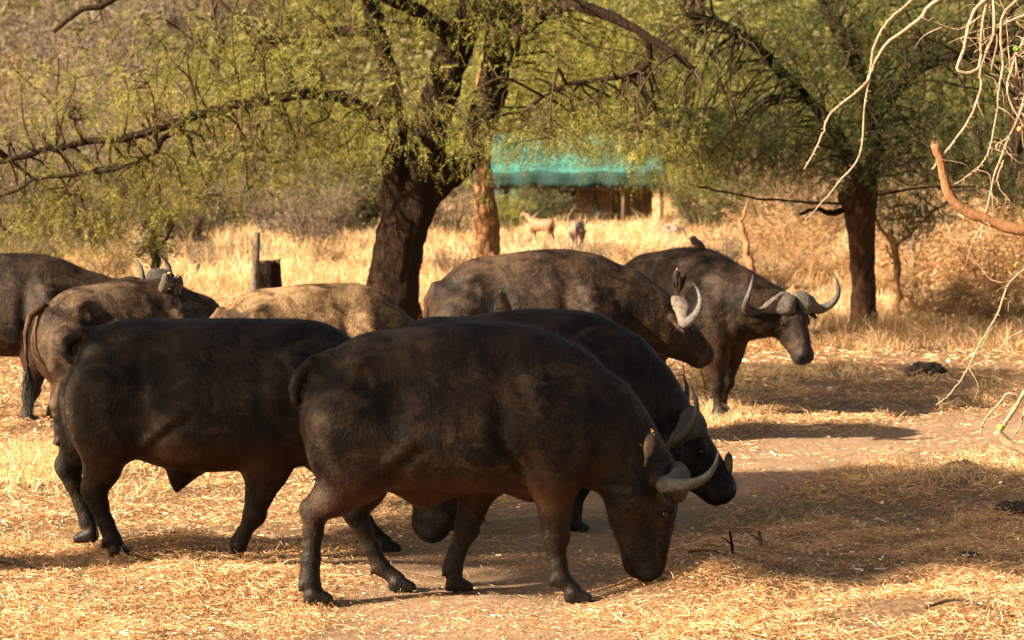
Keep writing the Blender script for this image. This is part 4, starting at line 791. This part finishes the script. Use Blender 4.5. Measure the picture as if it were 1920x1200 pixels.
used = set(); rb = np.random.default_rng(77)
for px, Yb, k, sc, where in SH:
    o = PR[k] if k not in used else copy_tree(PR[k]); used.add(k); x = (px - 960) / FPX * Yb
    o.location = (x, Yb, float(ter(x, Yb)) - .05); o.rotation_euler = (0, 0, rb.uniform(0, 6.28)); z = sc * rb.uniform(.95, 1.1); o.scale = (z, z, z)
    o['label'] = KN[k] + ' ' + where; o['category'] = 'shrub' if k in 'g g2 o r w' else 'tree'; o['group'] = 'bush behind the clearing'
# far woodland on the slope, one mass
r = np.random.default_rng(55); n = 2600; y = r.uniform(92, 150, n); x = r.uniform(-1, 1, n) * (y * .26 + 8); H = r.uniform(1.5, 4.5, n)
C = np.repeat(np.stack([x, y, ter(x, y)], -1), 26, 0); u = r.normal(size=C.shape); u /= np.linalg.norm(u, axis=1)[:, None]; hh = np.repeat(H, 26)
C = C + u * (r.random(len(C)) ** .4 * hh * .42)[:, None] * [1, 1, 1.1] + np.array([0, 0, 1]) * (hh * .55)[:, None]
V, F, T = leafcloud(r, C, u, 3, .42, .16, .5); T = np.clip(T * .5 - .35 * np.repeat(np.clip(-C[:, 0] / 12, 0, 1), 12) + np.repeat(np.clip(.5 + .5 * vnoise(C[:, :2], .12, 5), 0, 1), 12) * .5, 0, .95)
tag(mesh('far_woodland', V, F, leaf_mat("far_leaf", [(0, (.10, .08, .05)), (.35, (.16, .13, .07)), (.6, (.14, .15, .045)), (1, (.24, .23, .06))], .35), attrs={'rnd': T}), kind='stuff')
# grass: mid distance tussocks, pale meadow, taller grass by the bush
tussocks("dry_grass", 5200, -7.5, 7.5, 19, 30, 9, .17, .0055, 51, thr=.25, lean=.5)
tussocks("dry_grass", 9000, -9.5, 9.5, 29, 45, 10, .27, .008, 52, thr=-.25, mask=lambda x, y: ~((x > 0.5) & (y < 31) & (x < 7)))
tussocks("dry_grass", 12000, -15, 15, 44, 72, 9, .38, .012, 53, thr=-.9)
tussocks("dry_grass", 7000, -24, 24, 72, 100, 8, .55, .02, 54, thr=-.6)
tussocks("dry_grass", 260, -6.5, 6.5, 15, 22, 14, .10, .004, 56, thr=.7, lean=.8)
for cx_, cy_ in ((-5.9, 53.0), (-7.6, 56), (.6, 54.5), (2.0, 52)):
    tussocks("grey_scrub", 1500, cx_ - 2, cx_ + 2, cy_ - 3, cy_ + 3, 12, .26, .016, 58, thr=-.3, lean=.7, mat='leaf_grey', mask=lambda x, y: ((x - cx_) / 1.5) ** 2 + ((y - cy_) / 3) ** 2 < 1)
tussocks("hay_tuft", 130, -4.3, -3.1, 19.6, 22.0, 34, .15, .0045, 61, thr=-9, lean=.7)
tussocks("hay_tuft", 260, 1.5, 4.2, 22.2, 25.5, 22, .17, .005, 62, thr=.1, lean=.6)
tussocks("hay_tuft", 60, 1.25, 3.4, 14.2, 15.6, 16, .10, .0035, 63, thr=.3, lean=.9)
# ---------------------------------------------------------------- tent
def box(mb, lo, hi):
    lo = np.array(lo, float); hi = np.array(hi, float); v = np.array([[(lo, hi)[(i >> k) & 1][k] for k in range(3)] for i in range(8)])
    mb.add(v, np.array([[0, 2, 3, 1], [4, 5, 7, 6], [0, 1, 5, 4], [2, 6, 7, 3], [0, 4, 6, 2], [1, 3, 7, 5]]))
def plain(name, c, rough=.8, nz=.12, sc=3.0):
    m, nt, b = newmat(name); n = noise(nt, obj_co(nt), sc, 5, .6)
    nt.links.new(ramp(nt, n, [(.3, tuple(a * (1 - nz * 2) for a in c)), (.7, tuple(min(1, a * (1 + nz * 2)) for a in c))]), b.inputs['Base Color']); b.inputs['Roughness'].default_value = rough; bump(nt, b, n, .02, .5); return m
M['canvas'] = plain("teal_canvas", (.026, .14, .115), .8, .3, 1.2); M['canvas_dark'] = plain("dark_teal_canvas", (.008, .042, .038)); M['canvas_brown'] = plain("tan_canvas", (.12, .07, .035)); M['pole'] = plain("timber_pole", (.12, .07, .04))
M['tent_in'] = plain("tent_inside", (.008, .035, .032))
Yt = 70.0; s = FPX / Yt; ox = (1065 - 960) / s; t = empty('safari_tent', (ox, Yt, float(ter(ox, Yt)))); tag(t, 'green canvas safari tent with a teal fly roof behind the orange trunk', 'tent')
hw = 2.4; zr = 2.42; ze = 1.52
def sheet(name, fn, nu, nv, mat, thick=.03):
    u, v = np.meshgrid(np.linspace(0, 1, nu), np.linspace(0, 1, nv)); P = fn(u, v).reshape(-1, 3); i, j = np.meshgrid(np.arange(nv - 1), np.arange(nu - 1), indexing='ij')
    F = np.stack([i * nu + j, i * nu + j + 1, (i + 1) * nu + j + 1, (i + 1) * nu + j], -1).reshape(-1, 4); o = mesh(name, P, F, mat, t); md_ = o.modifiers.new('thickness', 'SOLIDIFY'); md_.thickness = thick; return o
sag = lambda u: .06 * np.abs(np.sin(u * math.pi * 3))
sheet('roof', lambda u, v: np.stack([(u - .5) * 2 * hw, -1.9 + v * 2.3, ze + (zr - ze) * v ** 1.1 - sag(u) * (1 - v) - .05 * np.sin(v * 3.14)], -1), 40, 12, M['canvas'])
sheet('roof', lambda u, v: np.stack([(u - .5) * 2 * hw, .4 + v * 2.6, zr - (zr - ze) * v], -1), 20, 8, M['canvas'])
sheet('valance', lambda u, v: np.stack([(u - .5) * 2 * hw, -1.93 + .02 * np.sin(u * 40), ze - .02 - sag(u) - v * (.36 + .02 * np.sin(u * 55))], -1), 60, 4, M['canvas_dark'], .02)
mb = MB(); box(mb, (-hw + .05, -1.80, 1.02), (hw - .05, -1.70, 1.11)); mb.build('beam', M['pole'], t, False)
for xx in (-hw + .1, -1.1, 1.35, hw - .1):
    mb = MB(); addtube(mb, [(xx, -1.66, -.3), (xx + .02, -1.66, 1.0), (xx, -1.66, 1.45)], .055, 8); mb.build('post', M['pole'], t)
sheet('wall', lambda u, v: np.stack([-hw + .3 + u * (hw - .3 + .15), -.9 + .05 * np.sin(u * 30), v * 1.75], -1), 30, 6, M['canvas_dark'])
sheet('wall', lambda u, v: np.stack([1.1 + u * (hw - 1.4), -.9 + .05 * np.sin(u * 30), v * 1.75], -1), 20, 6, M['canvas_brown'])
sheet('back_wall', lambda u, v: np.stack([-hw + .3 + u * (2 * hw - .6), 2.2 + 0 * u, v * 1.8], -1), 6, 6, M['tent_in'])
sheet('door_flap', lambda u, v: np.stack([.15 + u * (.12 + .42 * np.sin(v * 2.2)), -.98 - .10 * np.sin(v * 3.1), v * 1.5], -1), 10, 10, M['canvas_brown'])
sheet('door_flap', lambda u, v: np.stack([1.12 - u * (.05 + .38 * np.sin(v * 2.2)), -.98 - .10 * np.sin(v * 3.1), v * 1.5], -1), 10, 10, M['canvas_brown'])
# ---------------------------------------------------------------- rocks, stumps, dung
M['rock'] = plain("pale_rock", (.27, .17, .10), .9, .2, 5); M['greyrock'] = plain("grey_rock", (.13, .12, .10), .9, .2, 4); M['dung'] = plain("dung", (.03, .019, .011), .9, .25, 30)
def lump(name, label, cat, c, rad, mat, seed, group=None, res=None, amp=.16, sink=.25, fr=3.0):
    f = Field(-np.array(rad) * 1.6, np.array(rad) * 1.6, res or max(rad) / 11); f.ell((0, 0, 0), rad, k=.01); V, F = f.surface(); n = vnormals(V, F)
    V = V + n * (amp * min(rad) * (vnoise(V / max(rad), fr, seed) + .6 * vnoise(V / max(rad), fr * 2.4, seed + 1)))[:, None]
    o = mesh(name, V, F, M[mat], None, True); o.location = (c[0], c[1], float(ter(c[0], c[1])) + rad[2] * (1 - 2 * sink)); return tag(o, label, cat, group)
r = np.random.default_rng(9)
names = ['leftmost and lowest', 'second from the left', 'third from the left, tall', 'fourth from the left', 'in the middle of the heap', 'topmost', 'right of the middle', 'third from the right', 'second from the right', 'rightmost']
for i in range(10):
    px = 1120 + i * 22 + r.uniform(-6, 6); Yr = 64 + r.uniform(-1.5, 1.5); R_ = r.uniform(.10, .19)
    lump('rock', 'pale tan stone %s of the heap right of the tent' % names[i] if 'heap' not in names[i] else 'pale tan stone %s right of the tent' % names[i], 'rock', ((px - 960) / FPX * Yr, Yr), (R_ * 1.2, R_, R_ * .9), 'rock', 200 + i, 'stones beside the tent', amp=.2)
lump('rock', 'dark rounded stone in the dry grass below the stone heap', 'rock', ((1262 - 960) / FPX * 60, 60), (.28, .22, .2), 'greyrock', 301)
# grey round stump behind buffalo E
def stump(label, px, Y, wpx, ztop, mat, seed, lean=0.0, rough=.12):
    s = FPX / Y; x = (px - 960) / s; g = float(ter(x, Y)); Rr = wpx / s / 2; t = empty('tree_stump', (x, Y, g)); tag(t, label, 'stump', 'cut stumps in the clearing')
    n = 26; zz = np.array([-.2, 0, .08, .2, .5, .8, 1.0]); sc = np.array([1.7, 1.35, 1.12, 1.02, .93, .88, .84]); V = []; rr = np.random.default_rng(seed); a = np.arange(n) * 2 * math.pi / n; lob = 1 + rough * np.sin(3 * a + 1) + rough * .6 * np.sin(5 * a) + rr.normal(0, .02, n)
    for z, q in zip(zz, sc): V.append(np.stack([np.cos(a) * Rr * q * lob + lean * z, np.sin(a) * Rr * q * lob, np.full(n, z * ztop) + (rr.normal(0, .02, n) if z == 1 else 0)], -1))
    V = np.concatenate(V); i, j = np.meshgrid(np.arange(len(zz) - 1), np.arange(n), indexing='ij'); j2 = (j + 1) % n
    F = np.stack([i * n + j, i * n + j2, (i + 1) * n + j2, (i + 1) * n + j], -1).reshape(-1, 4); mesh('bark', V, F, M[mat], t)
    top = V[-n:] * [.985, .985, 1] + [0, 0, -.004]; Vt = np.concatenate([top, [top.mean(0) + [0, 0, .02]]]); k = np.arange(n); mesh('cut_face', Vt, np.stack([k, (k + 1) % n, np.full(n, n)], -1), M['pole'], t)
    return t
stump('square cut dark tree stump in the sunny grass left of the forked acacia', 505, 31.5, 58, 1.05, 'bark_dark', 3, -.04, .05)
stump('rounded grey stump top showing over the back of the buffalo facing the camera', 1332, 33, 40, 1.08, 'bark_grey', 5)
x = (474 - 960) / FPX * 31.2; mb = MB(); Q = crom([(x, 31.2, -.2), (x + .01, 31.2, .6), (x + .03, 31.2, 1.0), (x + .05, 31.2, 1.38)], 4); addtube(mb, Q, np.linspace(.075, .035, len(Q)), 9, jitter=.1, rg=r)
tag(mb.build('wooden_post', M['bark_grey']), 'weathered grey post leaning beside the dark square stump', 'post')
def dung(label, px, py, R_, seed):
    g = G(px, py); lump('dung_pile', label, 'dung', g, (R_ * 1.35, R_, R_ * .62), 'dung', seed, 'dung piles', res=R_ / 16, amp=.22, sink=.3, fr=4.5)
dung('black dung pile in bright straw at the right, with a sharp peak', 1806, 902, .105, 401)
dung('small dark dung pile on the grey track behind, right of the hanging muzzle', 1737, 698, .16, 402)
dung('flat dark dung patch at the lower right edge of the shaded straw', 1905, 975, .11, 403)
dung('low dark clod in the shaded straw above the lower right sticks', 1815, 1058, .06, 404)
# ---------------------------------------------------------------- sticks
def stick(label, pts, rad, mat='twig', forks=()):
    mb = MB(); P = [np.array([*G(a, b)[:2], 0]) + [0, 0, float(ter(*G(a, b)[:2])) + h_] for a, b, h_ in pts]; Q = crom(P, 4); addtube(mb, Q, np.linspace(rad, rad * .5, len(Q)), 7, jitter=.1, rg=r)
    tag(mb.build('stick', M[mat]), label, 'stick', 'fallen sticks in the straw')
stick('long thin dark stick lying across the straw at the bottom right corner', [(1735, 1178, .02), (1790, 1172, .03), (1850, 1182, .03), (1930, 1196, .02)], .009)
stick('pale thin stalk lying left, from the black hoof across the straw', [(236, 1050, .03), (290, 1066, .03), (345, 1085, .025), (390, 1098, .02)], .006)
stick('pale grey twig on the soil under the nearest belly', [(1040, 1115, .02), (1120, 1120, .03), (1195, 1108, .03)], .008, 'bark_red')
stick('brown crooked twig in the shade just right of the grazing muzzle', [(1290, 1045, .02), (1330, 1048, .03), (1362, 1054, .02)], .008)
stick('thick pale branch end at the left edge of the straw', [(-20, 1058, .03), (20, 1064, .03), (58, 1072, .02)], .022, 'bark_grey')
def upright(label, px, py, hgt, lean, rad, mat='bark_dark'):
    g = G(px, py); z = float(ter(g[0], g[1])); mb = MB(); Q = crom([(g[0], g[1], z - .03), (g[0] + lean * .3, g[1], z + hgt * .5), (g[0] + lean, g[1], z + hgt)], 4); addtube(mb, Q, np.linspace(rad, rad * .7, len(Q)), 7, jitter=.12, rg=r)
    Q = crom([(g[0] + lean * .3, g[1], z + hgt * .45), (g[0] + lean * .3 - .03, g[1], z + hgt * .65), (g[0] + lean - .05, g[1], z + hgt * .8)], 3); addtube(mb, Q, np.linspace(rad * .6, rad * .3, len(Q)), 6)
    tag(mb.build('stick', M[mat]), label, 'stick', 'short snags standing in the straw')
upright('dark upright snag in the shaded straw, nearer the grazing head', 1374, 1052, .15, -.02, .010)
upright('greyish forked snag standing right of the dark one', 1428, 1042, .11, -.02, .014, 'bark_grey')
upright('pale upright stalk in the lower middle right straw', 1578, 1085, .12, .05, .006, 'bark_red')
upright('tall pale stalk between shade and sun at the lower right', 1802, 1095, .17, .05, .005, 'bark_red')
# loose hay heaped by the track
def hay(n, x0, x1, y0, y1, seed):
    r = np.random.default_rng(seed); x = r.uniform(x0, x1, n); y = r.uniform(y0, y1, n); p = np.stack([x, y], -1); k = (vnoise(p, 2.1, 91) + .5 * vnoise(p, 5, 92) > .05) & (pathdist(x, y) > .75); x, y = x[k], y[k]; n = len(x)
    d = np.stack([r.normal(0, 1, n), r.normal(0, 1, n), r.uniform(-.1, .75, n)], -1); bd = np.stack([r.normal(0, .5, n), r.normal(0, .5, n), -r.uniform(.4, 1.5, n)], -1)
    V, F, A = blades(np.stack([x, y, ter(x, y) + r.uniform(0, .035, n)], -1), d, r.lognormal(math.log(.07), .35, n), r.uniform(.0022, .005, n), bd, np.clip(r.beta(2, 2, n), 0, .93), 2); tag(mesh('loose_hay', V, F, M['straw'], attrs={'rnd': A}), kind='stuff')
hay(26000, .7, 4.2, 13.3, 16.0, 1); hay(16000, -3.2, -.9, 13.6, 17.0, 2); hay(30000, 1.2, 5.0, 17.5, 21.0, 3)
# leafy weed between the heads
g = G(1290, 745); r = np.random.default_rng(12); t = empty('weed', (g[0], g[1], float(ter(g[0], g[1])))); tag(t, 'small yellow green weed growing in the straw between the two right heads', 'plant')
mb = MB(); LV = []; 
for i in range(16):
    a = r.uniform(0, 6.28); b = np.array([r.uniform(-.25, .3), r.uniform(-.15, .15), 0]); e = b + [math.cos(a) * .06, math.sin(a) * .06, r.uniform(.14, .36)]; addtube(mb, crom([b, (b + e) / 2 + r.normal(0, .01, 3), e], 3), .006, 5); LV += [b + (e - b) * q for q in (.5, .7, .85, 1.0)]
mb.build('stem', M['drygrass'], t); LV = np.array(LV); k = len(LV); d = r.normal(0, 1, (k, 3)) * [1, 1, .4]
V, F, A = blades(LV, d, np.full(k, .06) * r.uniform(.6, 1.2, k), np.full(k, .035), None, r.uniform(.3, 1, k)); mesh('leaves', V, F, leaf_mat("weed_leaf", [(0, (.12, .2, .03)), (.5, (.3, .34, .04)), (1, (.55, .30, .06))], .5), t, attrs={'rnd': A})
# ---------------------------------------------------------------- oxpeckers
def bird_mat():
    m, nt, b = newmat("oxpecker_plumage"); t = attr(nt, 'rnd'); nt.links.new(ramp(nt, t, [(.0, (.17, .11, .05)), (.42, (.12, .075, .035)), (.52, (.035, .023, .015)), (1, (.022, .015, .011))]), b.inputs['Base Color']); b.inputs['Roughness'].default_value = .7; return m
M['bird'] = bird_mat(); M['beak_red'] = plain("red_bill", (.65, .045, .02), .35, .05); M['beak_yellow'] = plain("yellow_bill", (.75, .42, .05), .35, .05)
m, nt, b = newmat("wing_feather"); nz_ = noise(nt, mapping(nt, obj_co(nt), (40, 40, 200)), 1, 3); nt.links.new(ramp(nt, nz_, [(.35, (.028, .018, .013)), (.65, (.075, .05, .035))]), b.inputs['Base Color']); b.inputs['Roughness'].default_value = .75; M['wing'] = m
def bird_proto():
    t = empty('oxpecker'); f = Field((-.13, -.05, -.03), (.11, .05, .14), .0035)
    f.ell((0, 0, .045), (.062, .032, .036), [[.88, 0, .47], [0, 1, 0], [-.47, 0, .88]], .02); f.ell((.045, 0, .085), (.030, .023, .024), k=.03); f.cone((.03, 0, .06), (.044, 0, .082), .027, .021, .02)
    f.cone((-.045, 0, .022), (-.115, 0, -.012), .018, .008, .02, .9)
    V, F = f.surface(); n = vnormals(V, F); tone = np.clip(.5 + (V[:, 2] - .045 - V[:, 0] * .45) * 14, 0, 1); tone = np.where(V[:, 0] > .03, np.clip(tone + .3, 0, 1), tone); mesh('body', V, F, M['bird'], t, True, {'rnd': tone})
    for q in (-1, 1):
        g = Field((-.13, -.06, -.03), (.06, .06, .1), .0035); g.ell((-.012, q * .028, .048), (.066, .008, .024), [[.88, 0, .47], [0, 1, 0], [-.47, 0, .88]], .01); g.cone((-.05, q * .024, .022), (-.10, q * .008, .0), .010, .004, .015); V, F = g.surface(); mesh('wing', V, F, M['wing'], t)
    mb = MB(); addtube(mb, [(.066, 0, .088), (.078, 0, .086), (.086, 0, .083)], [.010, .0085, .0075], 8); mb.build('bill_base', M['beak_yellow'], t)
    mb = MB(); addtube(mb, [(.084, 0, .0838), (.092, 0, .081), (.098, 0, .077)], [.0077, .0058, .002], 8); mb.build('bill', M['beak_red'], t)
    for q in (-1, 1):
        mb = MB(); addtube(mb, [(.058, q * .019, .092), (.058, q * .0235, .092)], [.0055, .004], 8); mb.build('eye', M['beak_yellow'], t)
        mb = MB(); addtube(mb, [(.005, q * .015, .018), (.01, q * .018, -.004), (.025, q * .018, -.008)], .0035, 6); mb.build('leg', M['wing'], t)
    return t
BP = bird_proto(); first = True
bpy.context.view_layer.update()
dg = None
def surf_z(key, x, y):
    """height of the animal's back at world x, y"""
    rt = HERD[key]; b = [c for c in rt.children if c.name.startswith('body')][0]; V = np.empty(len(b.data.vertices) * 3, np.float32); b.data.vertices.foreach_get('co', V); V = V.reshape(-1, 3) * rt.scale[0]
    a = rt.rotation_euler.z; X = V[:, 0] * math.cos(a) - V[:, 1] * math.sin(a) + rt.location.x; Yv = V[:, 0] * math.sin(a) + V[:, 1] * math.cos(a) + rt.location.y
    k = np.hypot(X - x, Yv - y) < .035; return V[k, 2].max() if k.any() else V[np.hypot(X - x, Yv - y).argmin(), 2]
def surf_ray(key, px, py):
    """skin point of the animal seen at a photo pixel"""
    rt = HERD[key]; b = [c for c in rt.children if c.name.startswith('body')][0]; V = np.empty(len(b.data.vertices) * 3, np.float32); b.data.vertices.foreach_get('co', V); V = V.reshape(-1, 3) * rt.scale[0]
    a = rt.rotation_euler.z; P = np.stack([V[:, 0] * math.cos(a) - V[:, 1] * math.sin(a) + rt.location.x, V[:, 0] * math.sin(a) + V[:, 1] * math.cos(a) + rt.location.y, V[:, 2] + rt.location.z], -1)
    d = W(px, py, 20.0) - [0, 0, CAMH]; d /= np.linalg.norm(d); q = P - [0, 0, CAMH]; t_ = q @ d; off = np.linalg.norm(q - t_[:, None] * d, axis=1); k = off < max(.03, off.min() * 1.2); return P[k][t_[k].argmin()]
def bird(label, px, Y, key=None, z=None, yaw=0, pitch=0, sc=1.0, roll=0, py=None):
    global first
    o = BP if first else copy_tree(BP); first = False; x = (px - 960) / FPX * Y
    zz = surf_z(key, x, Y) if key and z is None else (W(px, py, Y)[2] if py else z)
    if py and key: x, Y, zz = surf_ray(key, px, py); Y -= .03
    o.location = (x, Y, zz + .008 * sc); o.rotation_euler = (R(roll), R(-pitch), R(yaw)); o.scale = (sc,) * 3; tag(o, label, 'bird', 'oxpeckers riding on the buffaloes')
bird('oxpecker on the greyish brown buffalo at the left, left one of the pair', 322, 22.55, 'F', yaw=-10, pitch=42, sc=1.15, py=540)
bird('oxpecker on the greyish brown buffalo at the left, right one of the pair', 346, 22.65, 'F', yaw=15, pitch=48, sc=1.15, py=542)
bird('oxpecker standing alone on the dark back, red bill pointing left', 938, 17.70, 'C', yaw=215, pitch=38, sc=1.0)
bird('oxpecker clinging to the neck of the nearest buffalo behind its ear', 1212, 14.72, 'A', yaw=170, pitch=75, sc=.9, py=835)
bird('dark oxpecker perched on the nose of the low head', 1370, 17.70, 'C', yaw=250, pitch=70, sc=.8, py=872)
bird('oxpecker hanging tail down on the flank of the buffalo facing the camera', 1268, 24.25, 'E', yaw=75, pitch=70, sc=1.0, py=523)
bird('oxpecker perched on top of the shoulders of the buffalo facing the camera', 1306, 24.6, 'E', yaw=-150, pitch=5, sc=1.0)
# ---------------------------------------------------------------- impalas
M['impala'] = plain("impala_coat", (.19, .095, .045), .7, .15, 6)
def impala(label, px, Y, yaw, headup, seed, mat, horns=True, sc=1.0):
    x = (px - 960) / FPX * Y; t = empty('impala', (x, Y, float(ter(x, Y))), R(yaw)); t.scale = (sc,) * 3; tag(t, label, 'antelope', 'impalas grazing before the tent')
    f = Field((-.6, -.25, -.02), (.85, .25, 1.25), .02)
    f.loft((0, 0, 0), np.eye(3), [(-.46, .74, .06, .06), (-.40, .73, .15, .12), (-.2, .70, .175, .15), (0, .68, .18, .155), (.22, .69, .19, .14), (.38, .73, .15, .11), (.44, .75, .06, .06)], k=.03)
    for q in (-1, 1):
        f.chain([(-.33, q * .09, .66, .11), (-.30, q * .09, .48, .05), (-.40, q * .08, .36, .028), (-.36, q * .08, .06, .018), (-.33, q * .08, .0, .022)], .03)
        f.chain([(.30, q * .08, .62, .08), (.30, q * .07, .42, .038), (.31, q * .07, .26, .024), (.30, q * .07, .05, .017), (.33, q * .07, .0, .022)], .03)
    H = (.62, 0, 1.02) if headup else (.68, 0, .55); f.chain([(.34, 0, .78, .10), (.48, 0, (.78 + H[2]) / 2, .075), (*H, .06)], .04); f.chain([(*H, .06), (H[0] + .17, 0, H[2] - .09, .03)], .03)
    f.chain([(-.45, 0, .80, .03), (-.50, 0, .66, .02), (-.49, 0, .52, .015)], .02)
    for q in (-1, 1): f.chain([(H[0] - .02, q * .05, H[2] + .03, .02), (H[0] - .06, q * .13, H[2] + .08, .02)], .02)
    V, F = f.surface(); mesh('body', V, F, M[mat], t)
    if horns:
        for q in (-1, 1):
            mb = MB(); Q = crom([(H[0] - .01, q * .03, H[2] + .04), (H[0] - .08, q * .09, H[2] + .18), (H[0] - .12, q * .14, H[2] + .32), (H[0] - .06, q * .13, H[2] + .46)], 4); addtube(mb, Q, np.linspace(.018, .005, len(Q)), 7); mb.build('horn', M['tuft'], t)
M['impala_grey'] = plain("impala_grey_coat", (.16, .105, .07), .7, .15, 6)
impala('pale orange antelope standing sideways in the sunny grass before the tent', 1015, 56.5, 140, True, 1, 'impala', sc=.72)
impala('greyish antelope seen from behind, right of the orange antelope', 1083, 52.5, 82, False, 2, 'impala_grey', sc=.85)
# ---------------------------------------------------------------- thorn bush hanging in from the right, close to the camera
M['thorn'] = bark_mat("pale_thorn_bark", (.17, .10, .06), (.46, .34, .23), 4.0, .004); M['broken'] = bark_mat("orange_bark", (.13, .055, .025), (.40, .21, .10), 5.0, .012)
Yb = 14.0; s = FPX / Yb; r = np.random.default_rng(33); t = empty('thorn_bush', (0, 0, 0)); tag(t, 'pale leafless thorn bush hanging into the right edge with a broken orange branch', 'bush')
def tw(pts, rad0, rad1, mat='thorn', name='branch', thorns=True, dy=0.0, subs=0):
    P = np.array([W(a, b, Yb + dy + (c[0] if c else 0)) for a, b, *c in pts]); Q = crom(P, 5); Q[1:-1] += r.normal(0, .0018, Q[1:-1].shape); rad = np.linspace(rad0, rad1, len(Q)) * (.66 if mat == 'thorn' else 1.0) * (1 + r.normal(0, .05, len(Q)))
    mb = MB(); addtube(mb, Q, rad / s, 8, jitter=.04, rg=r)
    if thorns:
        Ls = np.concatenate([[0], np.cumsum(np.linalg.norm(np.diff(Q, axis=0), axis=1))]); 
        for d in np.arange(.04, Ls[-1], .05):
            p = np.array([np.interp(d, Ls, Q[:, i]) for i in range(3)])
            for q in (0, 1):
                dd = r.normal(0, 1, 3); dd /= np.linalg.norm(dd); rr = np.interp(d, Ls, rad) / s; addtube(mb, [p + dd * rr * .4, p + dd * (rr + .007), p + dd * (rr + .018)], [.0030, .0018, .0004], 4)
    for k in range(subs):
        i = r.integers(1, len(Q) - 1); dd = np.array([r.normal(0, 1), r.normal(0, .5), r.normal(-.3, .8)]); dd /= np.linalg.norm(dd); L = r.uniform(.05, .22); q2 = crom([Q[i], Q[i] + dd * L * .5 + r.normal(0, .02, 3), Q[i] + dd * L + [0, 0, -.03]], 4); addtube(mb, q2, np.linspace(.0028, .001, len(q2)), 5)
    mb.build(name, M[mat], t); return Q
tw([(2120, -300), (2020, -120), (1900, -60), (1760, 0), (1720, 40), (1660, 85), (1635, 130), (1620, 160), (1560, 210), (1545, 245), (1530, 280), (1508, 318)], 7, 2.5)
tw([(1900, -60), (1740, -20), (1700, 10), (1665, 40), (1642, 80), (1632, 130), (1622, 200), (1612, 290), (1570, 345), (1525, 398), (1510, 412)], 5, 2)
tw([(2020, -120), (1960, -90), (1845, 0), (1820, 40), (1808, 90), (1796, 132), (1835, 128), (1840, 60), (1852, -10)], 6, 4)
tw([(1990, -100), (1875, -40), (1862, 60), (1838, 130), (1840, 160), (1820, 220), (1790, 262), (1762, 300), (1748, 318)], 5, 3.0, subs=5)
tw([(2000, -60), (1885, 20), (1880, 120), (1870, 200), (1860, 260), (1840, 310), (1790, 345)], 4, 1.8, subs=8)
tw([(2010, -40), (1930, 60), (1900, 120), (1890, 175), (1925, 240), (1985, 280)], 4, 2.5, subs=5)
tw([(2020, 40), (1960, 110), (1900, 240), (1868, 320), (1848, 400), (1836, 450)], 5, 2, subs=7)
tw([(1990, 60), (1935, 150), (1895, 250), (1870, 270), (1875, 285), (1912, 292)], 3.5, 1.5, subs=8)
tw([(1960, 20), (1915, 30), (1870, 52)], 5, 3, thorns=False)
tw([(1990, 430), (1965, 445), (1925, 500), (1893, 530), (1870, 590), (1840, 640), (1810, 700), (1780, 740), (1755, 760)], 4.5, 1.6, dy=.5, subs=4)
tw([(1893, 530), (1860, 525), (1830, 490), (1800, 450), (1760, 430)], 1.8, .8, dy=.5, thorns=False)
tw([(2000, 640), (1960, 690), (1925, 730), (1900, 770), (1878, 805)], 7, 6, dy=.1)
tw([(1910, 742), (1890, 738), (1870, 760), (1845, 790), (1838, 815)], 4, 2.5, dy=.1)
tw([(1868, 808), (1890, 830), (1930, 850), (1990, 870)], 11, 14, dy=-.6, thorns=False)
tw([(1950, 700), (1925, 760), (1912, 800), (1900, 815)], 3.5, 2, dy=.2)
tw([(1920, 620), (1890, 635), (1870, 660)], 2.5, 1.5, dy=.3, thorns=False)
Q = tw([(1752, 270), (1765, 310), (1776, 355), (1800, 388), (1850, 412), (1905, 430), (1990, 445), (2100, 480)], 8, 13, 'broken', 'broken_branch', False)
mb = MB()
for i in range(14):
    a = Q[0] + np.array([r.normal(0, .010), r.normal(0, .010), 0]); mb_e = a + np.array([r.normal(-.006, .006), 0, r.uniform(.006, .028)]); addtube(mb, [a - [0, 0, .02], mb_e], [.004, .0008], 4)
mb.build('splintered_end', M['broken'], t)
tw([(2140, 1180), (2120, 900), (2110, 700), (2100, 480), (2110, 250), (2130, 0), (2120, -300)], 26, 16, 'broken', 'trunk', False)
for ii in range(26):
    a = np.array([r.uniform(1840, 1990), r.uniform(-20, 330)]); b = a + r.normal(0, 1, 2) * [40, 60] + [-10, 30]; c = b + r.normal(0, 1, 2) * [30, 30]
    tw([(a[0], a[1]), (b[0], b[1]), (c[0], c[1])], 2.4, .9, subs=2, dy=r.uniform(-.3, .5), thorns=ii % 2 == 0, name='twig')
def ball(px, py, Rr, mat, dy=0, name='fruit', sq=1):
    c = W(px, py, Yb + dy); f = Field(-np.ones(3) * Rr * 1.4, np.ones(3) * Rr * 1.4, Rr / 6); f.ell((0, 0, 0), (Rr, Rr, Rr * sq), k=.001); V, F = f.surface(); mesh(name, V + c, F, M[mat], t)
M['fruit'] = plain("green_fruit", (.16, .30, .03), .5, .1, 40); M['fruit_dry'] = plain("dry_fruit", (.5, .22, .08), .6, .15, 40)
ball(1876, 802, .020, 'fruit', .1); ball(1906, 92, .018, 'fruit', 0, sq=.9); ball(1912, 242, .015, 'fruit_dry')
V, F, A = blades(np.array([W(1848, 725, 14.1), W(1850, 740, 14.1), W(1902, 500, 14.5), W(1905, 655, 14.2), W(1890, 680, 14.2)]), np.array([[0, .1, 1.], [-.2, .3, -1], [.5, .2, 1], [.6, .1, .8], [.2, 0, 1]]), np.array([.035, .03, .03, .05, .03]), np.array([.014, .012, .014, .010, .010]), None, np.array([.6, .5, .6, .7, .6]))
mesh('leaves', V, F, leaf_mat("fresh_leaf", [(0, (.2, .3, .03)), (1, (.55, .55, .05))], .5), t, attrs={'rnd': A})
